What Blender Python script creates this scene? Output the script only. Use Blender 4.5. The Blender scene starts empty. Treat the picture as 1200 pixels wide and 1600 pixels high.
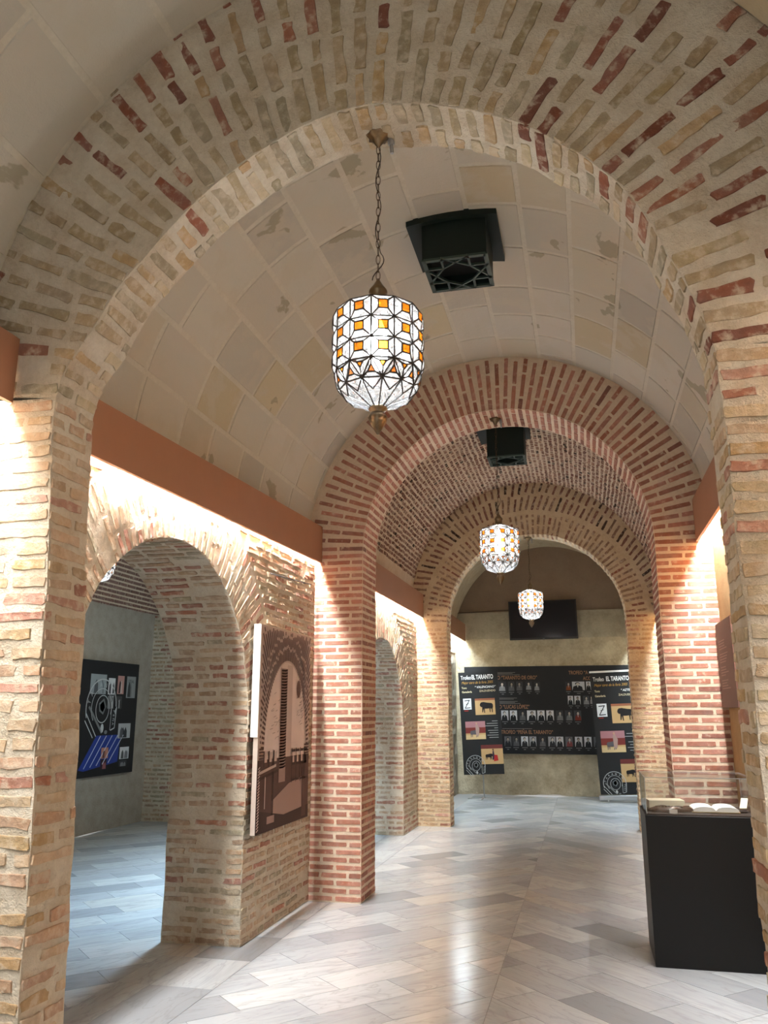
import bpy, bmesh, math, random
from mathutils import Vector, Matrix, noise

RNG = random.Random(11)
R = RNG.random
def U(a, b): return a + (b - a) * RNG.random()
PI = math.pi
scene = bpy.context.scene
COL = scene.collection

# ------------------------------------------------------------------ camera
F_PX = 1280.0
PITCH, YAW, EYE = 13.70, 13.49, 1.55
th, ps = math.radians(PITCH), math.radians(YAW)
FW = Vector((-math.sin(ps) * math.cos(th), math.cos(ps) * math.cos(th), math.sin(th)))
RT = Vector((math.cos(ps), math.sin(ps), 0))
UP = RT.cross(FW)
CAMP = Vector((0, 0, EYE))
cd = bpy.data.cameras.new('camera'); cam = bpy.data.objects.new('camera', cd); COL.objects.link(cam)
cd.sensor_fit = 'VERTICAL'; cd.sensor_height = 36; cd.lens = F_PX / 1600 * 36
cd.clip_start = 0.05; cd.clip_end = 100
m = Matrix.Identity(4)
for i in range(3):
    m[i][0], m[i][1], m[i][2], m[i][3] = RT[i], UP[i], -FW[i], CAMP[i]
cam.matrix_world = m
scene.camera = cam

# ------------------------------------------------------------------ world and exposure
w = bpy.data.worlds.new('world'); scene.world = w; w.use_nodes = True
w.node_tree.nodes['Background'].inputs[0].default_value = (1.0, 0.98, 0.95, 1)
w.node_tree.nodes['Background'].inputs[1].default_value = 0.5
scene.view_settings.view_transform = 'Standard'
scene.view_settings.look = 'None'
scene.view_settings.exposure = 1.08
scene.view_settings.gamma = 1.0
scene.view_settings.use_curve_mapping = False
try:
    scene.cycles.max_bounces = 8; scene.cycles.transparent_max_bounces = 24
    scene.cycles.caustics_reflective = False; scene.cycles.caustics_refractive = False
except Exception: pass

# light levels (the fittings themselves are built further down)
COVE_W = 92.0          # per fluorescent cove, watts
COVE_WARM = (1.0, 0.985, 0.95)
COVE_COOL = (0.74, 0.90, 1.0)
LANTERN_W = 20.0
AISLE_W = 60.0  # aisle lantern and the added unseen strip

# ------------------------------------------------------------------ layout (metres)
CX = -0.64
XL, XR = -2.37, 1.10                # nave walls
Y1A, Y1B = 2.74, 3.00               # nearest arch
Y2A, Y2B = 7.13, 7.62               # red arch
Y3A, Y3B = 11.92, 12.27             # third arch
YFAR = 16.65
AX0, AX1 = -6.40, -2.95             # side aisle

# ------------------------------------------------------------------ helpers
def lin(r, g, b):
    def f(c):
        c /= 255.0
        return c / 12.92 if c <= 0.04045 else ((c + 0.055) / 1.055) ** 2.4
    return (f(r), f(g), f(b), 1.0)

def project(p):
    d = Vector(p) - CAMP; wz = d.dot(FW)
    if wz < 0.2: return None
    return (600 + F_PX * d.dot(RT) / wz, 800 - F_PX * d.dot(UP) / wz, wz)

def new_obj(name, me, parent=None):
    o = bpy.data.objects.new(name, me); COL.objects.link(o)
    if parent is not None: o.parent = parent
    return o

def mesh(name, verts, faces, mat=None, parent=None, smooth=False):
    me = bpy.data.meshes.new(name); me.from_pydata([tuple(v) for v in verts], [], faces); me.update()
    if mat: me.materials.append(mat)
    if smooth: me.polygons.foreach_set('use_smooth', [True] * len(me.polygons))
    return new_obj(name, me, parent)

def bm_obj(name, bm, mat=None, parent=None, smooth=False):
    me = bpy.data.meshes.new(name); bm.to_mesh(me); bm.free()
    if mat: me.materials.append(mat)
    if smooth: me.polygons.foreach_set('use_smooth', [True] * len(me.polygons))
    return new_obj(name, me, parent)

def thing(name, label, cat, loc=(0, 0, 0), group=None):
    o = bpy.data.objects.new(name, None); COL.objects.link(o)
    o.location = loc; o.empty_display_size = 0.1
    o['label'] = label; o['category'] = cat
    if group: o['group'] = group
    return o

def struct(o, label=None):
    o['kind'] = 'structure'
    if label: o['label'] = label
    return o

def box_bm(bm, c, s, bevel=0.0):
    r = bmesh.ops.create_cube(bm, size=1.0)
    for v in r['verts']: v.co = Vector((v.co.x * s[0] + c[0], v.co.y * s[1] + c[1], v.co.z * s[2] + c[2]))
    if bevel > 0:
        es = list({e for v in r['verts'] for e in v.link_edges})
        bmesh.ops.bevel(bm, geom=es, offset=bevel, segments=2, affect='EDGES', profile=0.5)

def box(name, lo, hi, mat, parent=None, bevel=0.0):
    bm = bmesh.new()
    box_bm(bm, [(a + b) / 2 for a, b in zip(lo, hi)], [b - a for a, b in zip(lo, hi)], bevel)
    return bm_obj(name, bm, mat, parent)

def tube(verts, faces, a, b, r, n=6, r2=None):
    a, b = Vector(a), Vector(b); d = (b - a)
    if d.length < 1e-6: return
    d.normalize(); x = d.orthogonal().normalized(); y = d.cross(x); r2 = r if r2 is None else r2
    k = len(verts)
    for q, rr in ((a, r), (b, r2)):
        for i in range(n):
            t = 2 * PI * i / n; verts.append(q + (x * math.cos(t) + y * math.sin(t)) * rr)
    for i in range(n): faces.append((k + i, k + (i + 1) % n, k + n + (i + 1) % n, k + n + i))
    faces.append(tuple(k + i for i in range(n))[::-1]); faces.append(tuple(k + n + i for i in range(n)))

def lathe(prof, n=20, cx=0, cy=0, flute=0.0):
    vs, fs = [], []
    for (r, z) in prof:
        for i in range(n):
            t = 2 * PI * i / n; rr = r * (1 + (flute if i % 2 else -flute))
            vs.append((cx + rr * math.cos(t), cy + rr * math.sin(t), z))
    for j in range(len(prof) - 1):
        for i in range(n):
            a = j * n + i; b = j * n + (i + 1) % n; fs.append((a, b, b + n, a + n))
    fs.append(tuple(range(n))[::-1]); fs.append(tuple((len(prof) - 1) * n + i for i in range(n)))
    return vs, fs

# ------------------------------------------------------------------ materials
class NT:
    def __init__(s, name):
        s.m = bpy.data.materials.new(name); s.m.use_nodes = True; s.t = s.m.node_tree
        s.n = s.t.nodes; s.b = s.n['Principled BSDF']; s.out = s.n['Material Output']
    def new(s, typ, **kw):
        x = s.n.new(typ)
        for k, v in kw.items(): setattr(x, k, v)
        return x
    def link(s, a, b): s.t.links.new(a, b)
    def pos(s): return s.new('ShaderNodeNewGeometry').outputs['Position']
    def noise(s, scale, detail=4, rough=0.55, vec=None, dist=0.0):
        x = s.new('ShaderNodeTexNoise'); x.inputs['Scale'].default_value = scale
        x.inputs['Detail'].default_value = detail; x.inputs['Roughness'].default_value = rough
        x.inputs['Distortion'].default_value = dist
        s.link(vec if vec is not None else s.pos(), x.inputs['Vector']); return x.outputs['Fac']
    def ramp(s, fac, a, b):
        x = s.new('ShaderNodeMapRange'); x.inputs['From Min'].default_value = a; x.inputs['From Max'].default_value = b
        s.link(fac, x.inputs['Value']); return x.outputs[0]
    def mix(s, fac, a, b, blend='MIX'):
        x = s.new('ShaderNodeMix', data_type='RGBA', blend_type=blend)
        for sock, v in ((x.inputs[0], fac), (x.inputs[6], a), (x.inputs[7], b)):
            if isinstance(v, (int, float)): sock.default_value = v
            elif isinstance(v, tuple): sock.default_value = v
            else: s.link(v, sock)
        return x.outputs[2]
    def math(s, op, a, b):
        x = s.new('ShaderNodeMath', operation=op)
        for sock, v in zip(x.inputs, (a, b)):
            if isinstance(v, (int, float)): sock.default_value = v
            else: s.link(v, sock)
        return x.outputs[0]
    def bump(s, h, strength, dist=0.01):
        x = s.new('ShaderNodeBump'); x.inputs['Strength'].default_value = strength; x.inputs['Distance'].default_value = dist
        s.link(h, x.inputs['Height']); s.link(x.outputs[0], s.b.inputs['Normal'])
    def color(s, c):
        if isinstance(c, tuple): s.b.inputs['Base Color'].default_value = c
        else: s.link(c, s.b.inputs['Base Color'])
    def set(s, **kw):
        for k, v in kw.items(): s.b.inputs[k.replace('_', ' ')].default_value = v

def plain(name, c, rough=0.6, metal=0.0, spec=0.5, **kw):
    t = NT(name); t.color(c); t.set(Roughness=rough, Metallic=metal); t.b.inputs['Specular IOR Level'].default_value = spec
    for k, v in kw.items(): t.b.inputs[k].default_value = v
    return t.m

def brick_mat(name, attr, mortar, smear, bump=0.6):
    t = NT(name)
    if attr: src = t.new('ShaderNodeVertexColor', layer_name='Col').outputs[0]
    else: src = t.new('ShaderNodeObjectInfo').outputs['Color']
    n1 = t.noise(22, 5, 0.6); n2 = t.noise(95, 4, 0.7); n3 = t.noise(9, 3)
    hsv = t.new('ShaderNodeHueSaturation'); t.link(src, hsv.inputs['Color'])
    t.link(t.math('ADD', t.math('MULTIPLY', n1, 0.9), 0.55), hsv.inputs['Value'])
    t.link(t.math('ADD', t.math('MULTIPLY', n3, 0.5), 0.55), hsv.inputs['Saturation'])
    c = hsv.outputs[0]
    if smear > 0:
        f = t.ramp(n1, 0.62 - smear * 0.3, 0.74 - smear * 0.2)
        c = t.mix(t.math('MULTIPLY', f, 0.75), c, mortar)
        pit = t.ramp(t.noise(60, 2), 0.70, 0.78); c = t.mix(t.math('MULTIPLY', pit, 0.5), c, lin(70, 58, 45))
    t.color(c); t.set(Roughness=0.92); t.b.inputs['Specular IOR Level'].default_value = 0.15
    t.bump(t.math('ADD', t.math('MULTIPLY', n1, 1.0), t.math('MULTIPLY', n2, 0.5)), bump, 0.012)
    return t.m

def mortar_mat(name, c1, c2, bump=0.6, scale=1.0):
    t = NT(name); n1 = t.noise(7 * scale, 5); n2 = t.noise(45 * scale, 5, 0.65); n3 = t.noise(140 * scale, 3, 0.7)
    c = t.mix(t.ramp(n1, 0.35, 0.65), c1, c2)
    c = t.mix(t.math('MULTIPLY', t.ramp(n2, 0.35, 0.7), 0.35), c, tuple(min(1, x * 1.25) for x in c2[:3]) + (1,))
    pit = t.ramp(n3, 0.68, 0.76); c = t.mix(t.math('MULTIPLY', pit, 0.35), c, lin(95, 82, 66))
    t.color(c); t.set(Roughness=0.95); t.b.inputs['Specular IOR Level'].default_value = 0.1
    t.bump(t.math('ADD', n2, t.math('MULTIPLY', n3, 0.45)), bump, 0.014)
    return t.m

C_MORT = lin(206, 194, 174)
M_BRICK_OLD = brick_mat('old_brick', False, C_MORT, 0.40, 0.8)
M_BRICK_OLD_S = brick_mat('old_brick_joined', True, C_MORT, 0.40, 0.8)
M_BRICK_RED = brick_mat('red_brick', False, C_MORT, 0.12, 0.35)
M_BRICK_RED_S = brick_mat('red_brick_joined', True, C_MORT, 0.12, 0.35)
M_MORT_OLD = mortar_mat('old_lime_mortar', lin(196, 182, 160), lin(216, 208, 192), 1.0)
M_MORT_RED = mortar_mat('fine_mortar', lin(206, 186, 164), lin(216, 200, 180), 0.35)
M_MORT_TAN = mortar_mat('tan_mortar', lin(200, 178, 146), lin(216, 200, 172), 0.7)
M_MORT_GREY = mortar_mat('vault_joint', lin(204, 197, 182), lin(210, 205, 192), 0.25)
M_PLASTER_TAN = mortar_mat('tan_plaster', lin(186, 158, 118), lin(176, 146, 106), 0.3)
M_PLASTER_GREY = mortar_mat('grey_plaster', lin(150, 140, 128), lin(164, 155, 144), 0.4)
M_RUBBLE = mortar_mat('grey_rubble', lin(150, 140, 122), lin(196, 188, 172), 1.6, 0.6)

def stone_mat():
    t = NT('whitewashed_vault_stone'); src = t.new('ShaderNodeObjectInfo').outputs['Color']
    n1 = t.noise(3.2, 5, 0.6); n2 = t.noise(26, 5, 0.65); n3 = t.noise(90, 3, 0.7)
    c = t.mix(t.math('MULTIPLY', t.ramp(n1, 0.52, 0.60), 0.65), src, lin(204, 197, 182))
    patch = t.ramp(t.noise(2.6, 5, 0.5, dist=0.4), 0.64, 0.655)
    c = t.mix(t.math('MULTIPLY', patch, 0.75), c, lin(160, 152, 130))
    pit = t.ramp(n3, 0.71, 0.78); c = t.mix(t.math('MULTIPLY', pit, 0.3), c, lin(110, 98, 80))
    t.color(c); t.set(Roughness=0.9); t.b.inputs['Specular IOR Level'].default_value = 0.15
    t.bump(t.math('ADD', n2, t.math('MULTIPLY', n3, 0.4)), 0.35, 0.01)
    return t.m
M_STONE = stone_mat()

def marble_mat():
    t = NT('polished_marble'); src = t.new('ShaderNodeObjectInfo').outputs['Color']
    rnd = t.new('ShaderNodeObjectInfo').outputs['Random']
    tc = t.new('ShaderNodeTexCoord').outputs['Object']
    off = t.new('ShaderNodeVectorMath', operation='ADD'); t.link(tc, off.inputs[0])
    cmb = t.new('ShaderNodeCombineXYZ'); t.link(t.math('MULTIPLY', rnd, 40), cmb.inputs[0]); t.link(t.math('MULTIPLY', rnd, 17), cmb.inputs[2])
    t.link(cmb.outputs[0], off.inputs[1])
    mp = t.new('ShaderNodeMapping'); mp.inputs['Scale'].default_value = (1.2, 6.0, 1); t.link(off.outputs[0], mp.inputs[0])
    n1 = t.noise(1.6, 5, 0.6, mp.outputs[0], 1.0); n2 = t.noise(0.9, 4, 0.5, mp.outputs[0], 2.0)
    c = t.mix(t.math('MULTIPLY', t.ramp(n1, 0.4, 0.75), 0.45), src, lin(150, 155, 163))
    vein = t.ramp(t.math('ABSOLUTE', t.math('SUBTRACT', n2, 0.5), 0), 0.03, 0.0)
    c = t.mix(t.math('MULTIPLY', vein, 0.28), c, lin(130, 128, 128))
    t.color(c); t.set(Roughness=0.20); t.b.inputs['Specular IOR Level'].default_value = 0.5
    return t.m
M_MARBLE = marble_mat()
M_GROUT = plain('floor_grout', lin(150, 148, 146), 0.6)

def print_mat():
    t = NT('flat_print'); t.color(t.new('ShaderNodeVertexColor', layer_name='Col').outputs[0]); t.set(Roughness=0.6)
    t.b.inputs['Specular IOR Level'].default_value = 0.25; return t.m
M_PRINT = print_mat()

def cove_paint():
    t = NT('terracotta_paint'); n = t.noise(5, 4); t.color(t.mix(n, lin(166, 116, 86), lin(174, 124, 94)))
    t.set(Roughness=0.55); return t.m
M_COVE = cove_paint()
def emit(name, c, s):
    t = NT(name); t.n.remove(t.b); e = t.new('ShaderNodeEmission'); e.inputs[0].default_value = c; e.inputs[1].default_value = s
    t.link(e.outputs[0], t.out.inputs[0]); return t.m
M_TUBE_W = emit('warm_tube', COVE_WARM + (1,), 14); M_TUBE_C = emit('cool_tube', COVE_COOL + (1,), 10)
M_BULB = emit('lit_bulb', (1, 0.96, 0.88, 1), 32)
def brass_mat(name, c, rough):
    t = NT(name); n = t.noise(60, 3); t.color(t.mix(n, c, tuple(x * 0.45 for x in c[:3]) + (1,))); t.set(Metallic=1.0, Roughness=rough); return t.m
M_BRASS = brass_mat('aged_brass', lin(150, 130, 104), 0.32)
M_LEAD = plain('dark_came', lin(58, 50, 44), 0.5, 0.6)
M_CHAIN = brass_mat('dark_chain', lin(96, 74, 52), 0.45)
def glass_pane(name, tint, trans, diff):
    t = NT(name); t.n.remove(t.b)
    tr = t.new('ShaderNodeBsdfTransparent'); tr.inputs[0].default_value = tint
    tl = t.new('ShaderNodeBsdfTranslucent'); tl.inputs[0].default_value = tint
    gl = t.new('ShaderNodeBsdfGlossy'); gl.inputs['Roughness'].default_value = 0.08
    n = t.noise(38, 2, 0.5, dist=1.2)
    m1 = t.new('ShaderNodeMixShader'); m2 = t.new('ShaderNodeMixShader')
    t.link(t.math('ADD', t.math('MULTIPLY', t.ramp(n, 0.35, 0.7), diff), diff * 0.5), m1.inputs[0])
    t.link(tr.outputs[0], m1.inputs[1]); t.link(tl.outputs[0], m1.inputs[2])
    m2.inputs[0].default_value = 0.10; t.link(m1.outputs[0], m2.inputs[1]); t.link(gl.outputs[0], m2.inputs[2])
    t.link(m2.outputs[0], t.out.inputs[0]); return t.m
M_PANE = glass_pane('clear_ribbed_glass', (0.93, 0.96, 1.0, 1), 0.5, 0.10)
M_AMBER = glass_pane('amber_glass', (0.85, 0.42, 0.09, 1), 0.5, 0.16)
M_GREEN = plain('dark_green_metal', lin(20, 33, 29), 0.55, 0.0, 0.3)
M_GREEN_L = plain('green_grille_metal', lin(50, 68, 62), 0.5, 0.0)
M_VOID = plain('shaft_black', lin(16, 17, 17), 0.9)
M_BLACK = plain('black_lacquer', lin(15, 15, 16), 0.45, spec=0.3)
M_BOARD = plain('black_poster_board', lin(38, 37, 38), 0.6, spec=0.25)
M_WHITE = plain('white_edge', lin(236, 236, 234), 0.6)
M_STEEL = plain('brushed_steel', lin(180, 182, 185), 0.3, 0.9)
M_SCREEN = plain('tv_screen', lin(30, 30, 36), 0.12)
M_BEZEL = plain('tv_bezel', lin(14, 14, 15), 0.35)
M_PAPER = plain('cream_paper', lin(236, 230, 210), 0.8)
M_PAPERW = plain('white_paper', lin(244, 243, 240), 0.8)
M_LEATHER = plain('dark_leather', lin(72, 46, 30), 0.32)
M_VELVET = plain('dark_case_lining', lin(66, 52, 46), 0.9)
def acrylic():
    t = NT('clear_acrylic'); t.n.remove(t.b)
    tr = t.new('ShaderNodeBsdfTransparent'); tr.inputs[0].default_value = (0.95, 0.96, 0.96, 1)
    gl = t.new('ShaderNodeBsdfGlossy'); gl.inputs['Roughness'].default_value = 0.03
    fr = t.new('ShaderNodeLayerWeight'); fr.inputs[0].default_value = 0.35
    mx = t.new('ShaderNodeMixShader'); t.link(t.math('ADD', t.math('MULTIPLY', fr.outputs['Fresnel'], 0.7), 0.02), mx.inputs[0])
    t.link(tr.outputs[0], mx.inputs[1]); t.link(gl.outputs[0], mx.inputs[2]); t.link(mx.outputs[0], t.out.inputs[0]); return t.m
M_ACRYL = acrylic()
M_ACRYL_EDGE = plain('acrylic_edge', lin(205, 208, 208), 0.25)

# ------------------------------------------------------------------ bricks
def brick_variants(n, aspect, rough, k=5):
    """eroded brick faces: unit length x unit height outline, bevelled cap"""
    out = []
    for _ in range(n):
        pts = []
        cxr = 0.17 / aspect
        for i in range(k):
            t = i / (k - 1); pts.append((-0.5 + cxr + t * (1 - 2 * cxr), -0.5 + U(0, rough) * 0.5))
        pts.append((0.5 - U(0, 0.22) / aspect, -0.5 + U(.16, .3))); pts.append((0.5 - U(0, 0.22) / aspect, 0.5 - U(.16, .3)))
        for i in range(k):
            t = 1 - i / (k - 1); pts.append((-0.5 + cxr + t * (1 - 2 * cxr), 0.5 - U(0, rough) * 0.5))
        pts.append((-0.5 + U(0, 0.22) / aspect, 0.5 - U(.16, .3))); pts.append((-0.5 + U(0, 0.22) / aspect, -0.5 + U(.16, .3)))
        vs = [(x, -0.7, z) for x, z in pts]
        ins = 0.035
        vs += [(x * (1 - 2 * ins / aspect), 1.0 + U(-0.25, 0.25), z * (1 - 2 * ins)) for x, z in pts]
        q = len(pts); fs = [(i, i + q, (i + 1) % q + q, (i + 1) % q) for i in range(q)]
        fs.append(tuple(range(2 * q - 1, q - 1, -1)))
        out.append((vs, fs))
    return out
def to_meshes(var, mat, name):
    res = []
    for vs, fs in var:
        me = bpy.data.meshes.new(name); me.from_pydata(vs, [], fs); me.update(); me.materials.append(mat); res.append(me)
    return res
V_OLD = {'s': brick_variants(20, 5.0, 0.40, 6), 'h': brick_variants(12, 2.6, 0.40, 4)}
V_RED = {'s': brick_variants(10, 6.0, 0.12, 4), 'h': brick_variants(6, 3.0, 0.12, 3)}
MESH = {('old', k): to_meshes(v, M_BRICK_OLD, 'brick') for k, v in V_OLD.items()}
MESH.update({('red', k): to_meshes(v, M_BRICK_RED, 'brick') for k, v in V_RED.items()})
VARS = {('old', k): v for k, v in V_OLD.items()}; VARS.update({('red', k): v for k, v in V_RED.items()})

def jig(c, v=0.12, h=0.03):
    g = 0.3 * c[0] + 0.55 * c[1] + 0.15 * c[2]; c = [x + (g - x) * 0.08 for x in c[:3]]
    f = 1 + U(-v, v); return (c[0] * f * (1 + U(-h, h)), c[1] * f, c[2] * f * (1 + U(-h, h)), 1)

class Wall:
    """bricks gathered for one piece of the setting; finish() makes the largest 290 objects, the rest one joined part"""
    def __init__(s, root, style, cap=290, margin=150):
        s.root, s.style, s.items, s.cap, s.margin = root, style, [], cap, margin
    def add(s, c, x, n, L, H, proud, col):
        c, x, n = Vector(c), Vector(x).normalized(), Vector(n).normalized()
        n = (n - x * n.dot(x)).normalized()
        p = project(c)
        if p is None or not (-s.margin < p[0] < 1200 + s.margin and -s.margin < p[1] < 1600 + s.margin): return
        d = (CAMP - c); cosv = n.dot(d.normalized())
        if cosv < -0.2: return
        if RNG.random() < 0.5: x = -x
        z = x.cross(n)
        M = Matrix(((x.x * L, n.x * proud, z.x * H, c.x), (x.y * L, n.y * proud, z.y * H, c.y), (x.z * L, n.z * proud, z.z * H, c.z), (0, 0, 0, 1)))
        k = 's' if L / H > 4 else 'h'
        s.items.append((L * H * max(cosv, 0.01) / d.length_squared, M, k, RNG.randrange(len(VARS[(s.style, k)])), col))
    def finish(s):
        s.items.sort(key=lambda t: -t[0])
        for _, M, k, i, col in s.items[:s.cap]:
            o = bpy.data.objects.new('brick', MESH[(s.style, k)][i]); COL.objects.link(o)
            o.parent = s.root; o.matrix_basis = M; o.color = col
        rest = s.items[s.cap:]
        if rest:
            vs, fs, cs = [], [], []
            for _, M, k, i, col in rest:
                v, f = VARS[(s.style, k)][i]; b = len(vs)
                vs += [M @ Vector(q) for q in v]
                for q in f: fs.append(tuple(b + j for j in q)); cs.append(col)
            o = mesh('bricks', vs, fs, M_BRICK_OLD_S if s.style == 'old' else M_BRICK_RED_S, s.root)
            paint(o.data, cs); o['kind'] = 'stuff'

def paint(me, cols):
    at = me.color_attributes.new('Col', 'FLOAT_COLOR', 'CORNER')
    buf = []
    for p, c in zip(me.polygons, cols): buf += list(c) * p.loop_total
    at.data.foreach_set('color', buf)

def nvec(p, sc, amp, off=0.0):
    v = noise.noise_vector(Vector(p) * sc + Vector((off, off * 1.7, 3.1)))
    w_ = noise.noise_vector(Vector(p) * sc * 3.3 + Vector((off + 9, off, 1.1)))
    return v * amp + w_ * (amp * 0.45)

class Surf:
    """mortar surfaces as displaced grids, merged at shared edges"""
    def __init__(s, sc=3.0, amp=0.006): s.bm = bmesh.new(); s.sc, s.amp = sc, amp
    def grid(s, fn, nu, nv):
        g = [[s.bm.verts.new(fn(i / nu, j / nv)) for j in range(nv + 1)] for i in range(nu + 1)]
        for i in range(nu):
            for j in range(nv):
                s.bm.faces.new((g[i][j], g[i + 1][j], g[i + 1][j + 1], g[i][j + 1]))
    def done(s, name, mat, parent=None):
        bmesh.ops.remove_doubles(s.bm, verts=s.bm.verts, dist=0.0008)
        bmesh.ops.dissolve_degenerate(s.bm, edges=s.bm.edges, dist=0.0002)
        if s.amp > 0:
            for v in s.bm.verts: v.co += nvec(v.co, s.sc, s.amp)
        bmesh.ops.recalc_face_normals(s.bm, faces=s.bm.faces)
        o = bm_obj(name, s.bm, mat, parent); return o

def catmull(pts, step=0.03):
    out = []
    P = [pts[0]] + list(pts) + [pts[-1]]
    for i in range(1, len(P) - 2):
        p0, p1, p2, p3 = [Vector(q) for q in P[i - 1:i + 3]]
        n = max(1, int((p2 - p1).length / step))
        for k in range(n):
            t = k / n
            out.append(0.5 * ((2 * p1) + (p2 - p0) * t + (2 * p0 - 5 * p1 + 4 * p2 - p3) * t * t + (3 * p1 - p0 - 3 * p2 + p3) * t ** 3))
    out.append(Vector(pts[-1])); return out

def resample(pl, spacing):
    seg = [(pl[i + 1] - pl[i]).length for i in range(len(pl) - 1)]; tot = sum(seg)
    n = max(1, round(tot / spacing)); out = [pl[0].copy()]; acc = 0; i = 0
    for k in range(1, n):
        tgt = tot * k / n
        while acc + seg[i] < tgt: acc += seg[i]; i += 1
        out.append(pl[i].lerp(pl[i + 1], (tgt - acc) / seg[i]))
    out.append(pl[-1].copy()); return out

def lengths(total, style, row):
    """brick lengths along a course"""
    out, used = [], 0
    if style == 'red':
        seq = [0.225, 0.225] if row % 2 == 0 else [0.105, 0.225]
        i = 0
        while used < total - 0.03:
            L = seq[min(i, 1)] * U(0.96, 1.03); L = min(L, total - used)
            if L > 0.035: out.append((used, L))
            used += L + 0.014; i += 1
    else:
        if row % 2: used = U(-0.1, 0.0)
        while used < total - 0.03:
            L = RNG.choice([0.24, 0.25, 0.23, 0.2, 0.13, 0.15, 0.11]) * U(0.9, 1.12)
            a = max(used, 0.0); b = min(used + L, total)
            if b - a > 0.03 and R() > 0.035: out.append((a, b - a))
            used += L + U(0.012, 0.028)
    return out

def build_courses(prof_pier_l, arch_pl, prof_pier_r, centre, outer, wall_l, wall_r, sp_p, sp_a, ring):
    """returns three lists of (inner, outer, ringlen) course boundaries: left pier, arch, right pier. 2D (u, w)"""
    left = []
    p = resample(prof_pier_l, sp_p)
    for q in p: left.append((q, Vector((wall_l, q.y)), abs(wall_l - q.x)))
    arch = []
    for q in resample(arch_pl, sp_a):
        d = (q - centre).normalized(); o = outer(q, d)
        arch.append((q, o, min(ring, (o - q).length)))
    right = []
    for q in resample(prof_pier_r, sp_p): right.append((q, Vector((wall_r, q.y)), abs(wall_r - q.x)))
    return left, arch, right

def lay(section, name, label, mapf, depth, mat, style, palette, H, proud, sc=3.0, amp=0.006, wob=0.0, faces_b=True, soffit=True, nf=8, nd=6, front=True, cap=290):
    """one section of an arch wall: mortar body + bricks on the front face and on the reveal / soffit"""
    S = Surf(sc, amp); n = len(section) - 1
    def fr(d):
        def f(i, j):
            k = min(int(i * n + 1e-6), n - 1); t = i * n - k
            a = section[k][0].lerp(section[k + 1][0], t); b = section[k][1].lerp(section[k + 1][1], t)
            q = a.lerp(b, j); return mapf(q.x, q.y, d)
        return f
    S.grid(fr(0.0), n, nf)
    if faces_b: S.grid(fr(depth), n, 1)
    def sf(i, j):
        k = min(int(i * n + 1e-6), n - 1); t = i * n - k
        a = section[k][0].lerp(section[k + 1][0], t); return mapf(a.x, a.y, depth * j)
    S.grid(sf, n, nd)
    root = struct(S.done(name, mat), label)
    W = Wall(root, style, cap)
    o0 = Vector(mapf(0, 0, 0)); eu = Vector(mapf(1, 0, 0)) - o0; ew = Vector(mapf(0, 1, 0)) - o0; ed = Vector(mapf(0, 0, 1)) - o0
    for k in range(n):
        a = (section[k][0] + section[k + 1][0]) / 2; b = (section[k][1] + section[k + 1][1]) / 2
        ring = min(section[k][2], section[k + 1][2]); d2 = (b - a).normalized()
        tn = (section[k + 1][0] - section[k][0]); sp = tn.length
        dirw = (eu * d2.x + ew * d2.y)
        hh = min(H, sp * 0.76)
        shared = None
        if front:
            for e, L in lengths(ring, style, k):
                c2 = a + d2 * (e + L / 2); hb = hh * (U(0.8, 1.12) if style == 'old' else U(0.94, 1.04))
                c = Vector(mapf(c2.x, c2.y, 0)); c += nvec(c, sc, amp)
                col = jig(palette(k / n, (e + L / 2) / max(ring, .01), 'front'))
                if e < 0.02: shared = col
                x = dirw + (ew * d2.x - eu * d2.y) * U(-wob, wob)
                W.add(c - ed * 0.0, x, -ed, L, hb, proud * U(0.7, 1.3), col)
        if soffit:
            nn = -dirw
            for e, L in lengths(depth, style, k + 1):
                c = Vector(mapf(a.x, a.y, e + L / 2)); c += nvec(c, sc, amp)
                col = shared if (e < 0.02 and shared) else jig(palette(k / n, (e + L / 2) / depth, 'soffit'))
                tw = (eu * tn.x + ew * tn.y).normalized()
                nrm = ed.cross(tw).normalized()
                if nrm.dot(nn) < 0: nrm = -nrm
                W.add(c, ed + tw * U(-wob, wob), nrm, L, hh * (U(0.8, 1.12) if style == 'old' else U(0.94, 1.04)), proud * U(0.7, 1.3), col)
    return root, W

def circle_pl(cx, cz, r, a0, a1, n=90):
    return [Vector((cx + r * math.cos(math.radians(a0 + (a1 - a0) * i / n)), cz + r * math.sin(math.radians(a0 + (a1 - a0) * i / n)))) for i in range(n + 1)]
def ray_circle(q, d, c, r):
    f = q - c; b = f.dot(d); cc = f.length_squared - r * r; return q + d * (-b + math.sqrt(max(b * b - cc, 0)))

# colours
TAN, TAN2, OLIVE, RED, RED2, PINK, GREYB, OCHRE, DARK = (lin(196, 164, 122), lin(184, 150, 112), lin(172, 148, 104), lin(156, 88, 56), lin(172, 104, 70), lin(190, 134, 106), lin(172, 156, 122), lin(190, 154, 96), lin(84, 62, 52))
def pick(*wc):
    t = R() * sum(w_ for w_, _ in wc)
    for w_, c in wc:
        t -= w_
        if t <= 0: return c
    return wc[-1][1]

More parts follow.
